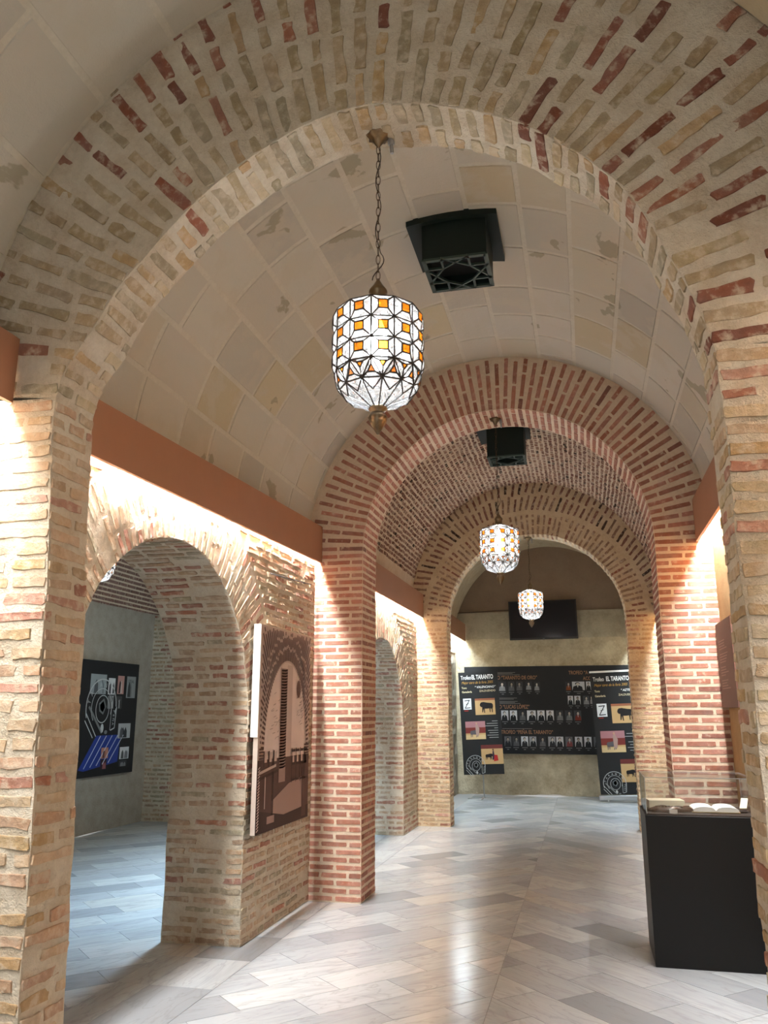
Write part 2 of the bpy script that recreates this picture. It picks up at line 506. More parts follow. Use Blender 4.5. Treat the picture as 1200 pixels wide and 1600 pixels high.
# ------------------------------------------------------------------ floor
FLOOR = struct(box('floor', (XL - 0.42, -3.5, -0.15), (2.0, 12.1, -0.004), M_GROUT), 'polished grey and white marble floor of the passage laid in a diagonal chevron')
FLOOR_END = struct(box('floor_end', (XL - 0.42, 12.1, -0.15), (2.0, 17.2, -0.004), M_GROUT), 'bluish marble floor of the end bay')
FLOOR_AISLE = struct(box('floor_aisle', (-7.0, -3.5, -0.15), (XL - 0.42, 17.2, -0.004), M_GROUT), 'bluish marble floor of the side aisle')
def clip(poly, axis, val, keep_less):
    out = []
    for i in range(len(poly)):
        a, b = poly[i], poly[(i + 1) % len(poly)]
        ia = (a[axis] <= val) if keep_less else (a[axis] >= val); ib = (b[axis] <= val) if keep_less else (b[axis] >= val)
        if ia: out.append(a)
        if ia != ib:
            t = (val - a[axis]) / (b[axis] - a[axis]); out.append(a + (b - a) * t)
    return out
SLABC = [(3, lin(194, 200, 206)), (3, lin(184, 190, 197)), (2, lin(174, 180, 187)), (2, lin(204, 208, 212)), (1, lin(162, 167, 174)), (0.5, lin(148, 153, 160)), (0.8, lin(196, 197, 196))]
def slab(poly, name='slab', ang=0.0, parent=FLOOR):
    if len(poly) < 3: return None
    ar = abs(sum(poly[i].x * poly[(i + 1) % len(poly)].y - poly[(i + 1) % len(poly)].x * poly[i].y for i in range(len(poly)))) / 2
    if ar < 0.004: return None
    c = sum(poly, Vector((0, 0))) / len(poly)
    if sum(poly[i].x * poly[(i + 1) % len(poly)].y - poly[(i + 1) % len(poly)].x * poly[i].y for i in range(len(poly))) < 0: poly = poly[::-1]
    rot = Matrix.Rotation(-ang, 2)
    loc = [rot @ (p - c) for p in poly]; n = len(loc)
    vs = [(p.x, p.y, 0) for p in loc] + [(p.x * 1.0, p.y * 1.0, -0.004) for p in loc]
    o = mesh(name, vs, [tuple(range(n))] + [(i, i + n, (i + 1) % n + n, (i + 1) % n) for i in range(n)], M_MARBLE, parent)
    o.matrix_basis = Matrix.Translation((c.x, c.y, 0)) @ Matrix.Rotation(ang, 4, 'Z'); o.color = jig(pick(*SLABC), 0.03, 0.004); return o
def chevron(x0, x1, y0, y1, ang, cap, parent, SW=0.285, SL=0.62, gap=0.0016):
    a = math.radians(ang); e = Vector((math.cos(a), math.sin(a))); f = Vector((-math.sin(a), math.cos(a)))
    o0 = Vector((x1 if ang > 0 else x0, y0)); todo = []
    for i in range(-60, 90):
        sh = (0.5 * (i % 2) + U(-.12, .12)) * SL
        for j in range(-40, 50):
            b = o0 + f * (i * SW) + e * (j * SL + sh)
            poly = [b + e * gap + f * gap, b + e * (SL - gap) + f * gap, b + e * (SL - gap) + f * (SW - gap), b + e * gap + f * (SW - gap)]
            c = sum(poly, Vector((0, 0))) / 4
            if not (x0 - .6 < c.x < x1 + .6 and y0 - .6 < c.y < y1 + .6): continue
            pr = project((c.x, c.y, 0))
            if pr is None or not (-220 < pr[0] < 1420 and pr[1] < 1950): continue
            poly = clip(poly, 0, x0, False); poly = clip(poly, 0, x1, True) if poly else poly
            poly = clip(poly, 1, y0, False) if poly else poly; poly = clip(poly, 1, y1, True) if poly else poly
            if len(poly) >= 3: todo.append((c.y, poly))
    todo.sort(key=lambda t: t[0])
    for _, p in todo[:cap]: slab(p, ang=a, parent=parent)
SEAM = -0.60
chevron(XL + 0.20, SEAM - 0.0015, 2.6, 12.1, 47, 140, FLOOR)
chevron(SEAM + 0.0015, XR, 3.0, 12.1, -47, 130, FLOOR)
chevron(XL + 0.20, SEAM - 0.0015, 12.1, YFAR, 47, 140, FLOOR_END)
chevron(SEAM + 0.0015, XR, 12.1, YFAR, -47, 140, FLOOR_END)
chevron(AX0, XL - 0.42, 4.0, 11.5, 47, 200, FLOOR_AISLE)
y = 2.9
while y < 12.2:
    L = U(0.5, 0.75); slab([Vector((XL - 0.2, y + .0015)), Vector((XL + 0.197, y + .0015)), Vector((XL + 0.197, y + L)), Vector((XL - 0.2, y + L))], ang=PI / 2)
    slab([Vector((XL - 0.417, y + .0015)), Vector((XL - 0.203, y + .0015)), Vector((XL - 0.203, y + L)), Vector((XL - 0.417, y + L))], ang=PI / 2)
    y += L

# ------------------------------------------------------------------ vaults
def vault(name, label, cx, zc, r, y0, y1, mat, a0=-8, a1=188):
    S = Surf(1.2, 0.006)
    S.grid(lambda i, j: (cx + r * math.cos(math.radians(a0 + (a1 - a0) * i)), y0 + (y1 - y0) * j, zc + r * math.sin(math.radians(a0 + (a1 - a0) * i))), 64, max(4, int((y1 - y0) / 0.18)))
    o = struct(S.done(name, mat), label); o.data.polygons.foreach_set('use_smooth', [True] * len(o.data.polygons)); return o
def stone_blocks(root, cx, zc, r, y0, y1, a0, a1, arc=0.34, ln=0.52):
    da = math.degrees(arc / r); a = a0; row = 0
    while a < a1:
        y = y0 - U(0, ln) ; b = a + da * U(0.93, 1.07)
        while y < y1:
            L = ln * U(0.75, 1.25); ya, yb = max(y, y0) + 0.012, min(y + L, y1) - 0.012; y += L
            if yb - ya < 0.05: continue
            am = math.radians((a + b) / 2); c = Vector((cx + r * math.cos(am), (ya + yb) / 2, zc + r * math.sin(am)))
            p = project(c)
            if p is None or not (-260 < p[0] < 1460 and -330 < p[1] < 1300): continue
            g = 0.55; vs, fs = [], []
            for q, (rr, ins) in enumerate(((r + 0.006, 0.0), (r - 0.006, 0.006))):
                for i in range(4):
                    t = math.radians(a + g + (b - a - 2 * g) * i / 3)
                    for yy in (ya + ins + U(0, .006), yb - ins - U(0, .006)):
                        vs.append(Vector((cx + rr * math.cos(t), yy, zc + rr * math.sin(t))) - c)
            for i in range(3):
                k = i * 2; fs.append((8 + k, 8 + k + 1, 8 + k + 3, 8 + k + 2))
                fs.append((k, k + 2, 10 + k, 8 + k)); fs.append((k + 1, 9 + k, 11 + k, k + 3))
            fs.append((0, 8, 9, 1)); fs.append((6, 7, 15, 14))
            o = mesh('stone_block', vs, fs, M_STONE, root); o.location = c
            o.color = jig(pick((6, lin(205, 199, 186)), (2, lin(204, 195, 176)), (0.9, lin(202, 190, 162)), (1.5, lin(194, 189, 177))), 0.05, 0.01)
        a = b; row += 1
V_NEAR = vault('ceiling_near', 'pale whitewashed stone barrel vault nearest the viewer', CX - 0.03, 2.97, 1.76, -3.4, Y1A + 0.1, M_MORT_GREY)
stone_blocks(V_NEAR, CX - 0.03, 2.97, 1.76, 0.2, Y1A, 0, 180, 0.42, 0.62)
V_MID = vault('ceiling_middle', 'pale barrel vault of squared stone blocks behind the first lantern', CX - 0.02, 2.97, 1.79, Y1A + 0.1, Y2A + 0.15, M_MORT_GREY)
stone_blocks(V_MID, CX - 0.02, 2.97, 1.79, Y1B, Y2A, 0, 180)
B3 = (CX - 0.05, 3.12, 1.74)
V_FAR = vault('ceiling_brick', 'brick and mortar barrel vault beyond the red arch', *B3, Y2A + 0.15, Y3A + 0.1, M_MORT_RED)
B4 = (CX - 0.02, 2.95, 1.86)
V_END = vault('ceiling_end', 'dim brown barrel vault of the end bay', *B4, Y3A + 0.1, YFAR + 0.2, M_MORT_TAN)
def vault_bricks(root, cx, zc, r, y0, y1, a0, a1, arc=0.062, ln=0.075, name='bricks'):
    vs, fs, cs = [], [], []
    da = math.degrees(arc / r); a = a0
    while a < a1:
        y = y0 + U(0, ln)
        while y < y1:
            L = ln * U(0.5, 1.0) if R() < .85 else ln * 2; ha = da * U(0.28, 0.40)
            col = jig(pick((5, lin(150, 96, 74)), (3, lin(166, 118, 90)), (1, DARK), (2, lin(136, 84, 64))), 0.15)
            k = len(vs); ac = a + U(-.12, .12) * da
            for rr, s in ((r + .004, 1.0), (r - 0.009, 0.82)):
                for sa, sy in ((-1, -1), (1, -1), (1, 1), (-1, 1)):
                    t = math.radians(ac + sa * ha * s * U(.85, 1)); vs.append((cx + rr * math.cos(t), y + L / 2 + sy * L * 0.42 * s * U(.85, 1), zc + rr * math.sin(t)))
            for q in ((4, 5, 6, 7), (0, 1, 5, 4), (1, 2, 6, 5), (2, 3, 7, 6), (3, 0, 4, 7)): fs.append(tuple(k + i for i in q)); cs.append(col)
            y += L + U(0.012, 0.03)
        a += da
    o = mesh(name, vs, fs, M_BRICK_OLD_S, root); paint(o.data, cs); o['kind'] = 'stuff'
vault_bricks(V_FAR, *B3, Y2B, Y3A, 12, 168)
vault_bricks(V_END, *B4, Y3B, Y3B + 2.2, 135, 178, 0.07, 0.2)

# ------------------------------------------------------------------ nearest arch (old weathered brick)
mapT = lambda y0: (lambda u, w_, d: (u, y0 + d, w_))
pl = [Vector(p) for p in ((-1.905, 0), (-1.93, .5), (-1.965, 1.35), (-1.995, 2.06), (-2.03, 2.6), (-2.03, 2.80))]
pr = [Vector(p) for p in ((.485, 2.74), (.493, 2.60), (.497, 2.2), (.50, 1.85), (.495, 1.3), (.50, 0))]
ar = catmull([(-2.03, 2.80), (-2.0, 2.92), (-1.925, 3.03), (-1.862, 3.14), (-1.765, 3.30), (-1.645, 3.43), (-1.475, 3.61), (-1.31, 3.735), (-1.12, 3.845), (-.92, 3.91), (-.70, 3.935), (-.40, 3.87), (-.16, 3.76), (-.01, 3.65), (.125, 3.53), (.27, 3.335), (.365, 3.12), (.445, 2.905), (.485, 2.74)])
cN = Vector((-0.75, 2.72))
L1, A1, R1 = build_courses(pl, ar, pr, cN, lambda q, d: ray_circle(q, d, Vector((CX - 0.03, 2.97)), 1.82), XL - 0.05, XR + 0.08, 0.066, 0.076, 9)
def pal_near_arch(t, e, side):
    if side == 'front':
        red = 0.10 + 0.75 * max(0, min(1, (e - 0.45) / 0.4)) * (1 if 0.28 < t < 0.9 else 0.25) + (0.14 if t > 0.62 else 0.02)
        if R() < red: return pick((2, lin(150, 80, 46)), (1, lin(134, 70, 42)), (1, lin(166, 100, 62)))
        return pick((3, OLIVE), (2, lin(178, 154, 112)), (1.4, GREYB), (1.2, OCHRE))
    return pick((3, lin(200, 178, 134)), (2, OCHRE), (2, GREYB), (0.7 if t < 0.2 else 0.2, RED2))
def pal_near_pier(t, e, side):
    return pick((3, TAN), (2, lin(200, 170, 132)), (2, lin(192, 150, 112)), (1.2, PINK), (0.9, RED2), (1, OCHRE))
def pal_near_pier_r(t, e, side):
    return pick((3, lin(196, 172, 126)), (2, OCHRE), (1.5, lin(190, 160, 118)), (1.3, RED2), (1, PINK))
for sec, nm, lb, pal in ((L1, 'wall_near_pier_left', 'weathered tan brick pier at the left edge of the view', pal_near_pier),
                         (A1, 'wall_near_arch', 'wide weathered brick arch nearest the viewer, olive and red bricks', pal_near_arch),
                         (R1, 'wall_near_pier_right', 'weathered brick pier at the right edge of the view', pal_near_pier_r)):
    _, W = lay(sec, nm, lb, mapT(Y1A), Y1B - Y1A, M_MORT_OLD, 'old', pal, 0.057, 0.0045, 4.0, 0.010, 0.045, nf=12, nd=6)
    W.finish()

# ------------------------------------------------------------------ red arch
C2 = Vector((CX + 0.005, 2.97)); r2 = 1.275
L2, A2, R2 = build_courses([Vector((C2.x - r2, 0)), Vector((C2.x - r2, C2.y))], circle_pl(C2.x, C2.y, r2, 180, 0), [Vector((C2.x + r2, C2.y)), Vector((C2.x + r2, 0))], C2,
                           lambda q, d: ray_circle(q, d, Vector((CX - .02, 2.97)), 1.85), XL - 0.04, XR + 0.06, 0.0605, 0.066, 0.50)
pal_red = lambda t, e, s: pick((4, lin(176, 104, 74)), (3, lin(166, 96, 66)), (2, lin(186, 114, 84)), (0.4, lin(146, 86, 66)))
for sec, nm, lb in ((L2, 'wall_red_pier_left', 'square red brick pier left of the passage'), (A2, 'wall_red_arch', 'neat red brick arch with pale joints behind the first lantern'), (R2, 'wall_red_pier_right', 'red brick pier behind the black display case')):
    _, W = lay(sec, nm, lb, mapT(Y2A), Y2B - Y2A, M_MORT_RED, 'red', pal_red, 0.0395, 0.004, 2.0, 0.003, 0.008, nf=5, nd=5); W.finish()

# ------------------------------------------------------------------ third arch (two rings)
C3 = Vector((CX - .01, 2.81)); r3 = 1.265
pal3p = lambda t, e, s: pick((4, lin(196, 158, 112)), (2, lin(186, 142, 100)), (1.2, RED2), (1, PINK))
pal3a = lambda t, e, s: lin(212, 198, 168) if s == 'soffit' else pick((3, lin(168, 128, 92)), (2, lin(158, 116, 84)), (1, RED))
pal3o = lambda t, e, s: pick((3, lin(146, 88, 66)), (2, lin(132, 78, 60)), (1.2, DARK), (2, lin(150, 110, 82)))
L3, A3, R3 = build_courses([Vector((C3.x - r3, 0)), Vector((C3.x - r3, C3.y))], circle_pl(C3.x, C3.y, r3, 180, 0), [Vector((C3.x + r3, C3.y)), Vector((C3.x + r3, 0))], C3,
                           lambda q, d: ray_circle(q, d, Vector((B3[0], B3[1])), 1.80), XL - 0.04, XR + 0.06, 0.062, 0.068, 0.30)
for sec, nm, lb, pal in \
        ((L3, 'wall_third_pier_left', 'tan brick pier beyond the left red pier', pal3p), (A3, 'wall_third_arch', 'double ringed old brick arch before the end bay', pal3a), (R3, 'wall_third_pier_right', 'lit tan brick pier on the right before the end bay', pal3p)):
    root, W = lay(sec, nm, lb, mapT(Y3A), Y3B - Y3A, M_MORT_TAN, 'old', pal, 0.043, 0.005, 3.0, 0.008, 0.03, nf=6, nd=3)
    if sec is A3:                                  # the outer ring, its bricks slanting
        for k in range(0, 178, 3):
            t = math.radians(1 + k); d = Vector((math.cos(t), math.sin(t))); ro = 1.6
            p0 = C3 + d * (r3 + 0.36); o_ = ray_circle(p0, d, Vector((B3[0], B3[1])), 1.74); ln = (o_ - p0).length
            if ln < 0.08: continue
            sl = 0.28 * math.sin(t * 3.0); dd = Vector((d.x * math.cos(sl) - d.y * math.sin(sl), d.x * math.sin(sl) + d.y * math.cos(sl)))
            e = 0
            while e < ln - 0.06:
                L = min(U(0.16, 0.26), ln - e); c2 = p0 + d * (e + L / 2)
                c = Vector((c2.x, Y3A, c2.y)); c += nvec(c, 3.0, 0.008)
                W.add(c, (dd.x, 0, dd.y), (0, -1, 0), L, 0.044, 0.008, jig(pal3o(0, 0, 0))); e += L + 0.03
    W.finish()

# ------------------------------------------------------------------ side walls with arched openings
def side_wall(name, label, yc, ro, zc, y0, y1, pal, ring=0.46):
    mapS = lambda u, w_, d: (XL - d, u, w_)
    ZT = 3.12
    def outer(q, d):
        ts = []
        if d.x > 1e-6: ts.append((y1 + .03 - q.x) / d.x)
        if d.x < -1e-6: ts.append((y0 - .03 - q.x) / d.x)
        if d.y > 1e-6: ts.append((ZT - q.y) / d.y)
        return q + d * min(ts)
    c = Vector((yc, zc))
    Lc, Ac, Rc = build_courses([Vector((yc - ro, 0)), Vector((yc - ro, zc))], circle_pl(yc, zc, ro, 180, 0, 120), [Vector((yc + ro, zc)), Vector((yc + ro, 0))], c, outer, y0 - .03, y1 + .03, 0.062, 0.064, ring)
    # close the corner gaps of the spandrels with a flat sheet behind the fan
    root = None
    for sec, sfx, lb in ((Ac, '', label), (Lc, '_jamb_near', label + ', its near jamb'), (Rc, '_jamb_far', label + ', its far jamb')):
        o, W = lay(sec, name + sfx, lb, mapS, XL - AX1, M_MORT_OLD, 'old', pal, 0.044, 0.0045, 3.5, 0.009, 0.03, nf=10, nd=8)
        if sec is Rc or sec is Ac:
            z = zc + 0.03; row = 0
            if sec is Ac:
                while z < ZT - 0.25:
                    dz = z - zc
                    for sgn, ue in ((1, y1), (-1, y0)):
                        off = math.sqrt(max((ro + ring + 0.03) ** 2 - dz * dz, 0)); us = yc + sgn * off
                        if (ue - us) * sgn < 0.05: continue
                        for e, L in lengths(abs(ue - us), 'old', row):
                            cc = Vector((XL, us + sgn * (e + L / 2), z)); cc += nvec(cc, 3.5, 0.010)
                            W.add(cc, (0, 1, U(-.03, .03)), (1, 0, 0), L, 0.042 * U(.8, 1.1), 0.008, jig(pal(0, 0, 'front')))
                    z += 0.062; row += 1
        W.finish()
pal_side = lambda t, e, s: pick((3, lin(190, 156, 116)), (2.5, lin(182, 148, 112)), (1.5, GREYB), (1.2, lin(172, 110, 84)), (0.9, RED2))
side_wall('wall_left', 'old tan brick wall on the left with an arched opening to the aisle', 4.55, 1.13, 1.45, Y1B, Y2A, pal_side)
side_wall('wall_left_far', 'far tan brick wall on the left with an arched opening behind the red pier', 9.83, 1.13, 1.30, Y2B, Y3A, pal_side)
def wall_sheet(name, label, p0, p1, z0, z1, mat, amp=0.01, sc=2.0, step=0.12, thick=None):
    S = Surf(sc, amp); a, b = Vector(p0), Vector(p1); n = max(2, int((b - a).length / step)); k = max(2, int((z1 - z0) / step))
    S.grid(lambda i, j: (a.x + (b.x - a.x) * i, a.y + (b.y - a.y) * i, z0 + (z1 - z0) * j), n, k)
    return struct(S.done(name, mat), label)
wall_sheet('wall_near_left', 'left wall of the bay nearest the viewer', (XL, -3.4), (XL, Y1A + .1), 0, 3.1, M_MORT_OLD, step=0.4)
wall_sheet('wall_near_right', 'right wall of the bay nearest the viewer', (XR, -3.4), (XR, Y1A + .1), 0, 3.1, M_MORT_OLD, step=0.4)
wall_sheet('wall_right', 'tan plastered wall on the right between the piers', (XR, Y1A + .1), (XR, Y2A + .1), 0, 3.1, M_PLASTER_TAN)
wall_sheet('wall_right_far', 'right wall beyond the red pier', (XR, Y2A + .1), (XR, Y3A + .1), 0, 3.2, M_PLASTER_TAN)
wall_sheet('wall_end_right', 'right rubble wall of the end bay', (XR + .08, Y3A + .1), (XR + .08, YFAR + .1), 0, 3.1, M_RUBBLE, 0.03, 4)
wall_sheet('wall_end_left', 'grey rubble wall on the left of the end bay', (XL - .14, Y3A + .1), (XL - .14, YFAR + .1), 0, 3.1, M_RUBBLE, 0.03, 4)
# end wall: rough stone below, a stone band, a smoother brown lunette above
M_END_LOW = mortar_mat('rough_end_stone', lin(170, 152, 124), lin(208, 194, 166), 1.8, 0.5)
M_END_BAND = mortar_mat('end_stone_band', lin(160, 148, 126), lin(188, 176, 154), 1.0, 0.5)
M_END_UP = mortar_mat('brown_render', lin(152, 130, 110), lin(144, 122, 104), 0.3, 0.6)
wall_sheet('wall_far', 'rough stone end wall behind the black posters', (-2.7, YFAR), (1.4, YFAR), 0, 2.98, M_END_LOW, 0.03, 2.2, 0.07)
box('wall_far_band', (-2.7, YFAR - 0.03, 2.97), (1.4, YFAR + 0.2, 3.50), M_END_BAND); struct(bpy.data.objects['wall_far_band'], 'stone band running across the end wall')
wall_sheet('wall_far_upper', 'smooth brown lunette of the end wall above the television', (-2.7, YFAR + .03), (1.4, YFAR + .03), 3.48, 5.0, M_END_UP, 0.006, 1.0, 0.2)

# ------------------------------------------------------------------ side aisle seen through the opening
ACX = (AX0 + AX1) / 2; ARR = (AX1 - AX0) / 2
wall_sheet('wall_aisle', 'grey plaster wall of the side aisle behind the poster', (AX0, 1.0), (AX0, 15), 0, 3.0, M_PLASTER_GREY, 0.012, 1.5, 0.2)
VA = vault('ceiling_aisle', 'brick vault of the side aisle', ACX, 2.95, ARR + 0.03, 1.0, 15.0, M_MORT_RED)
WA = Wall(VA, 'red', 120, 40)
for k in range(34):
    t = math.radians(178 - k * 2.1)
    for e, L in lengths(4.0, 'red', k):
        WA.add((ACX + (ARR + .02) * math.cos(t), 8.6 + e + L / 2, 2.95 + (ARR + .02) * math.sin(t)), (0, 1, 0), (-math.cos(t), 0, -math.sin(t)), L, 0.042, 0.006, jig(lin(132, 88, 72)))
WA.finish()
wall_sheet('wall_aisle_end', 'dim end wall of the side aisle', (AX0, 15), (AX1, 15), 0, 5, M_PLASTER_GREY, step=0.5)
wall_sheet('wall_aisle_near', 'near end wall of the side aisle', (AX0, 1.0), (AX1, 1.0), 0, 5, M_PLASTER_GREY, step=0.5)
sec = [(Vector((AX0 + .48, .0625 * k)), Vector((AX0 - .02, .0625 * k)), 0.49) for k in range(49)]
_, W = lay(sec, 'wall_aisle_pier', 'dim brick pier in the side aisle beside the poster', mapT(11.5), 0.45, M_MORT_OLD, 'old', pal_side, 0.042, 0.007, 3, 0.006, 0.02, nf=5, nd=3); W.finish()
for a, b in ((1.0, Y1A + .1), (Y2A, Y2B), (Y3A - .05, 15)):
    wall_sheet('wall_aisle_side', 'aisle side of the left wall', (AX1, a), (AX1, b), 0, 3.12, M_PLASTER_GREY, step=0.4)

# ------------------------------------------------------------------ light coves
def cove(label, xw, side, y0, y1, z0a, z0b, h, warm, power, gap=0.09, gap2=None, h2=None):
    gap2 = gap if gap2 is None else gap2; h2 = h if h2 is None else h2
    """terracotta fascia board with a fluorescent tube behind it; side=+1 board stands to +X of the wall"""
    root = thing('light_cove', label, 'cove light', (xw, (y0 + y1) / 2, 0), 'terracotta light coves along the vault springing')
    ox, oy = xw, (y0 + y1) / 2
    vs = []
    for y_, zb, gp, hh in ((y0, z0a, gap, h), (y1, z0b, gap2, h2)):
        xa = xw + side * gp; xb = xa + side * 0.022
        for x_, z_ in ((xa, zb), (xb, zb), (xb, zb + hh), (xa, zb + hh)): vs.append((x_ - ox, y_ - oy, z_))
    fs = [(0, 1, 2, 3), (7, 6, 5, 4), (0, 4, 5, 1), (1, 5, 6, 2), (2, 6, 7, 3), (3, 7, 4, 0)]
    mesh('fascia_board', vs, fs, M_COVE, root)
    # shelf that carries the tube, closing the cove above
    vs = []
    for y_, zb, gp, hh in ((y0, z0a, gap, h), (y1, z0b, gap2, h2)):
        xa = xw + side * gp
        for x_, z_ in ((xw - side * .03, zb + hh - .03), (xa, zb + hh - .03), (xa, zb + hh - .012), (xw - side * .03, zb + hh - .012)): vs.append((x_ - ox, y_ - oy, z_))
    shelf = mesh('shelf', vs, fs, M_COVE, root); gap = min(gap, gap2)
    tv, tf = [], []; n = max(1, int((y1 - y0) / 1.2)); L = (y1 - y0) / n
    xm = xw + side * gap * 0.5
    for i in range(n):
        tv, tf = [], []
        t0, t1 = (i * L + .05) / (y1 - y0), ((i + 1) * L - .05) / (y1 - y0)
        tube(tv, tf, (xm - ox, y0 + (y1 - y0) * t0 - oy, z0a + (z0b - z0a) * t0 + h * .72), (xm - ox, y0 + (y1 - y0) * t1 - oy, z0a + (z0b - z0a) * t1 + h * .72), 0.013, 8)
        mesh('fluorescent_tube', tv, tf, M_TUBE_W if warm else M_TUBE_C, shelf)
    ld = bpy.data.lights.new('cove_light', 'AREA'); ld.shape = 'RECTANGLE'; ld.size = gap * 0.6; ld.size_y = (y1 - y0) - 0.1
    ld.energy = power; ld.color = COVE_WARM if warm else COVE_COOL
    lo = bpy.data.objects.new('cove_light', ld); COL.objects.link(lo); lo.parent = root
    lo.location = (xm - ox, 0, (z0a + z0b) / 2 + h * .45)
    lo.rotation_euler = (math.atan2(z0b - z0a, y1 - y0), -side * 0.12, 0)
    return root
cove('terracotta cove board at the far left edge, in front of the near pier', XL, 1, 0.0, Y1A - 0.005, 2.79, 2.79, 0.285, True, COVE_W * .55, 0.115)
cove('long terracotta cove board over the arched opening on the left', XL, 1, Y1B + .01, Y2A - .005, 2.745, 2.885, 0.285, True, COVE_W, 0.10, 0.05, 0.34)
cove('terracotta cove board between the left red pier and the third pier', XL, 1, Y2B + .005, Y3A - .005, 2.88, 2.90, 0.34, True, COVE_W)
cove('small terracotta cove board in the end bay on the left', XL - .14, 1, Y3B + .005, YFAR - .05, 2.93, 2.93, 0.34, False, COVE_W * .8, 0.20)
cove('terracotta cove board above the right wall beside the red pier', XR, -1, Y1B + .01, Y2A - .005, 2.93, 2.93, 0.36, True, COVE_W, 0.11)
cove('terracotta cove board on the right beyond the red pier', XR, -1, Y2B + .005, Y3A - .005, 2.86, 2.86, 0.34, True, COVE_W)
cove('cove board in the end bay on the right, hidden by the lit pier', XR + .08, -1, Y3B + .005, YFAR - .05, 2.93, 2.93, 0.34, False, COVE_W * .8, 0.16)
cove('cove board on the right of the bay nearest the viewer', XR, -1, 0.0, Y1A - .005, 2.88, 2.88, 0.32, True, COVE_W * .8)

# ------------------------------------------------------------------ lanterns
def pane_mesh(pts, mat, shrink=0.0):
    c = sum((Vector(p) for p in pts), Vector()) / len(pts)
    n = (Vector(pts[1]) - Vector(pts[0])).cross(Vector(pts[2]) - Vector(pts[0])).normalized()
    f = [c + (Vector(p) - c) * (1 - shrink) for p in pts]; k = len(f); t = n * 0.0012
    vs = [p + t for p in f] + [p - t for p in f]
    fs = [tuple(range(k)), tuple(range(2 * k - 1, k - 1, -1))] + [(i, i + k, (i + 1) % k + k, (i + 1) % k) for i in range(k)]
    return vs, fs, mat
def lantern(label, loc_top, drop, fine, power, scale=1.0, spin=0.0):
    """loc_top: hook on the masonry; drop: from hook to the top of the cap"""
    root = thing('hanging_lantern', label, 'lantern', loc_top, 'faceted glass lanterns hanging under the arches')
    N = 12; Rr = 0.170 * scale
    zc = -drop - 0.16 * scale                       # top node row
    def nd(i, z, r): t = 2 * PI * i / N + spin; return Vector((r * math.cos(t), r * math.sin(t), z))
    rows = [zc - 0.084 * scale * k for k in range(4)]
    panes, edges = [], []
    def frame(P, frac, proud, amber_mid=True):
        c = sum(P, Vector()) / len(P); out = Vector((c.x, c.y, 0)).normalized()
        q = [c + (p - c) * frac + out * proud for p in P]; k = len(P)
        panes.append((q, M_AMBER if amber_mid else M_PANE))
        for i in range(k):
            panes.append(([P[i], P[(i + 1) % k], q[(i + 1) % k], q[i]], M_PANE))
            edges.append((P[i], P[(i + 1) % k])); edges.append((P[i], q[i])); edges.append((q[i], q[(i + 1) % k]))
    for k in range(3):
        for i in range(N):
            frame([nd(i, rows[k], Rr), nd(i, rows[k + 1], Rr), nd(i + 1, rows[k + 1], Rr), nd(i + 1, rows[k], Rr)], 0.42, 0.016 * scale)
    zt = zc + 0.045 * scale; z2 = rows[3] - 0.072 * scale; r2_ = 0.150 * scale; z3 = z2 - 0.070 * scale
    for i in range(N):
        P = [nd(i, rows[0], Rr), nd(i + 1, rows[0], Rr), nd(i + 1, zt, 0.055 * scale), nd(i, zt, 0.055 * scale)]
        panes.append((P, M_PANE)); edges += [(P[1], P[2]), (P[2], P[3])]
        frame([nd(i, rows[3], Rr), nd(i + .5, z2, r2_), nd(i + 1, rows[3], Rr)], 0.30, 0.010 * scale)
        frame([nd(i, rows[3], Rr), nd(i - .5, z2, r2_), nd(i + .5, z2, r2_)], 0.38, 0.010 * scale)
        mid = nd(i + 1, z2 * .62 + z3 * .38 - .012, 0.122 * scale); a, b = nd(i + .5, z2, r2_), nd(i + 1.5, z2, r2_); e = nd(i + 1, z3, 0.032 * scale)
        e0, e1 = nd(i + .5, z3, 0.032 * scale), nd(i + 1.5, z3, 0.032 * scale)
        panes.append(([a, mid, b], M_PANE)); panes.append(([a, e0, mid], M_PANE)); panes.append(([mid, e0, e1], M_PANE)); panes.append(([mid, e1, b], M_PANE))
        edges += [(a, e0), (a, mid), (b, mid), (a, b)]
    if fine:
        for P, mt in panes:
            vs, fs, _ = pane_mesh(P, mt, 0.02); mesh('amber_pane' if mt is M_AMBER else 'pane', vs, fs, mt, root)
    else:
        for mt, nm in ((M_PANE, 'panes'), (M_AMBER, 'amber_panes')):
            vs, fs = [], []
            for P, q in panes:
                if q is mt:
                    v, f, _ = pane_mesh(P, mt, 0.02); b = len(vs); vs += v; fs += [tuple(b + j for j in g) for g in f]
            o = mesh(nm, vs, fs, mt, root); o['kind'] = 'stuff'
    seen, vs, fs = set(), [], []
    for a, b in edges:
        key = tuple(sorted((tuple(round(x, 4) for x in a), tuple(round(x, 4) for x in b))))
        if key in seen: continue
        seen.add(key); tube(vs, fs, a, b, 0.0034 * scale, 4)
    mesh('leaded_frame', vs, fs, M_LEAD, root)
    s = scale
    v, f = lathe([(0.058 * s, zt - .004), (0.058 * s, zt + .006), (0.03 * s, zt + .012 * s), (0.034 * s, zt + .03 * s), (0.030 * s, zt + .045 * s), (0.038 * s, zt + .056 * s), (0.036 * s, zt + .066 * s), (0.022 * s, zt + .085 * s), (0.010 * s, zt + .105 * s), (0.004, zt + .118 * s)], 20); mesh('cap', v, f, M_BRASS, root, True)
    v, f = lathe([(0.034 * s, z3 + .004), (0.036 * s, z3 - .008), (0.022 * s, z3 - .016), (0.026 * s, z3 - .022), (0.036 * s, z3 - .04 * s), (0.030 * s, z3 - .062 * s), (0.016 * s, z3 - .088 * s), (0.004, z3 - .108 * s)], 24, flute=0.07); mesh('finial', v, f, M_BRASS, root, True)
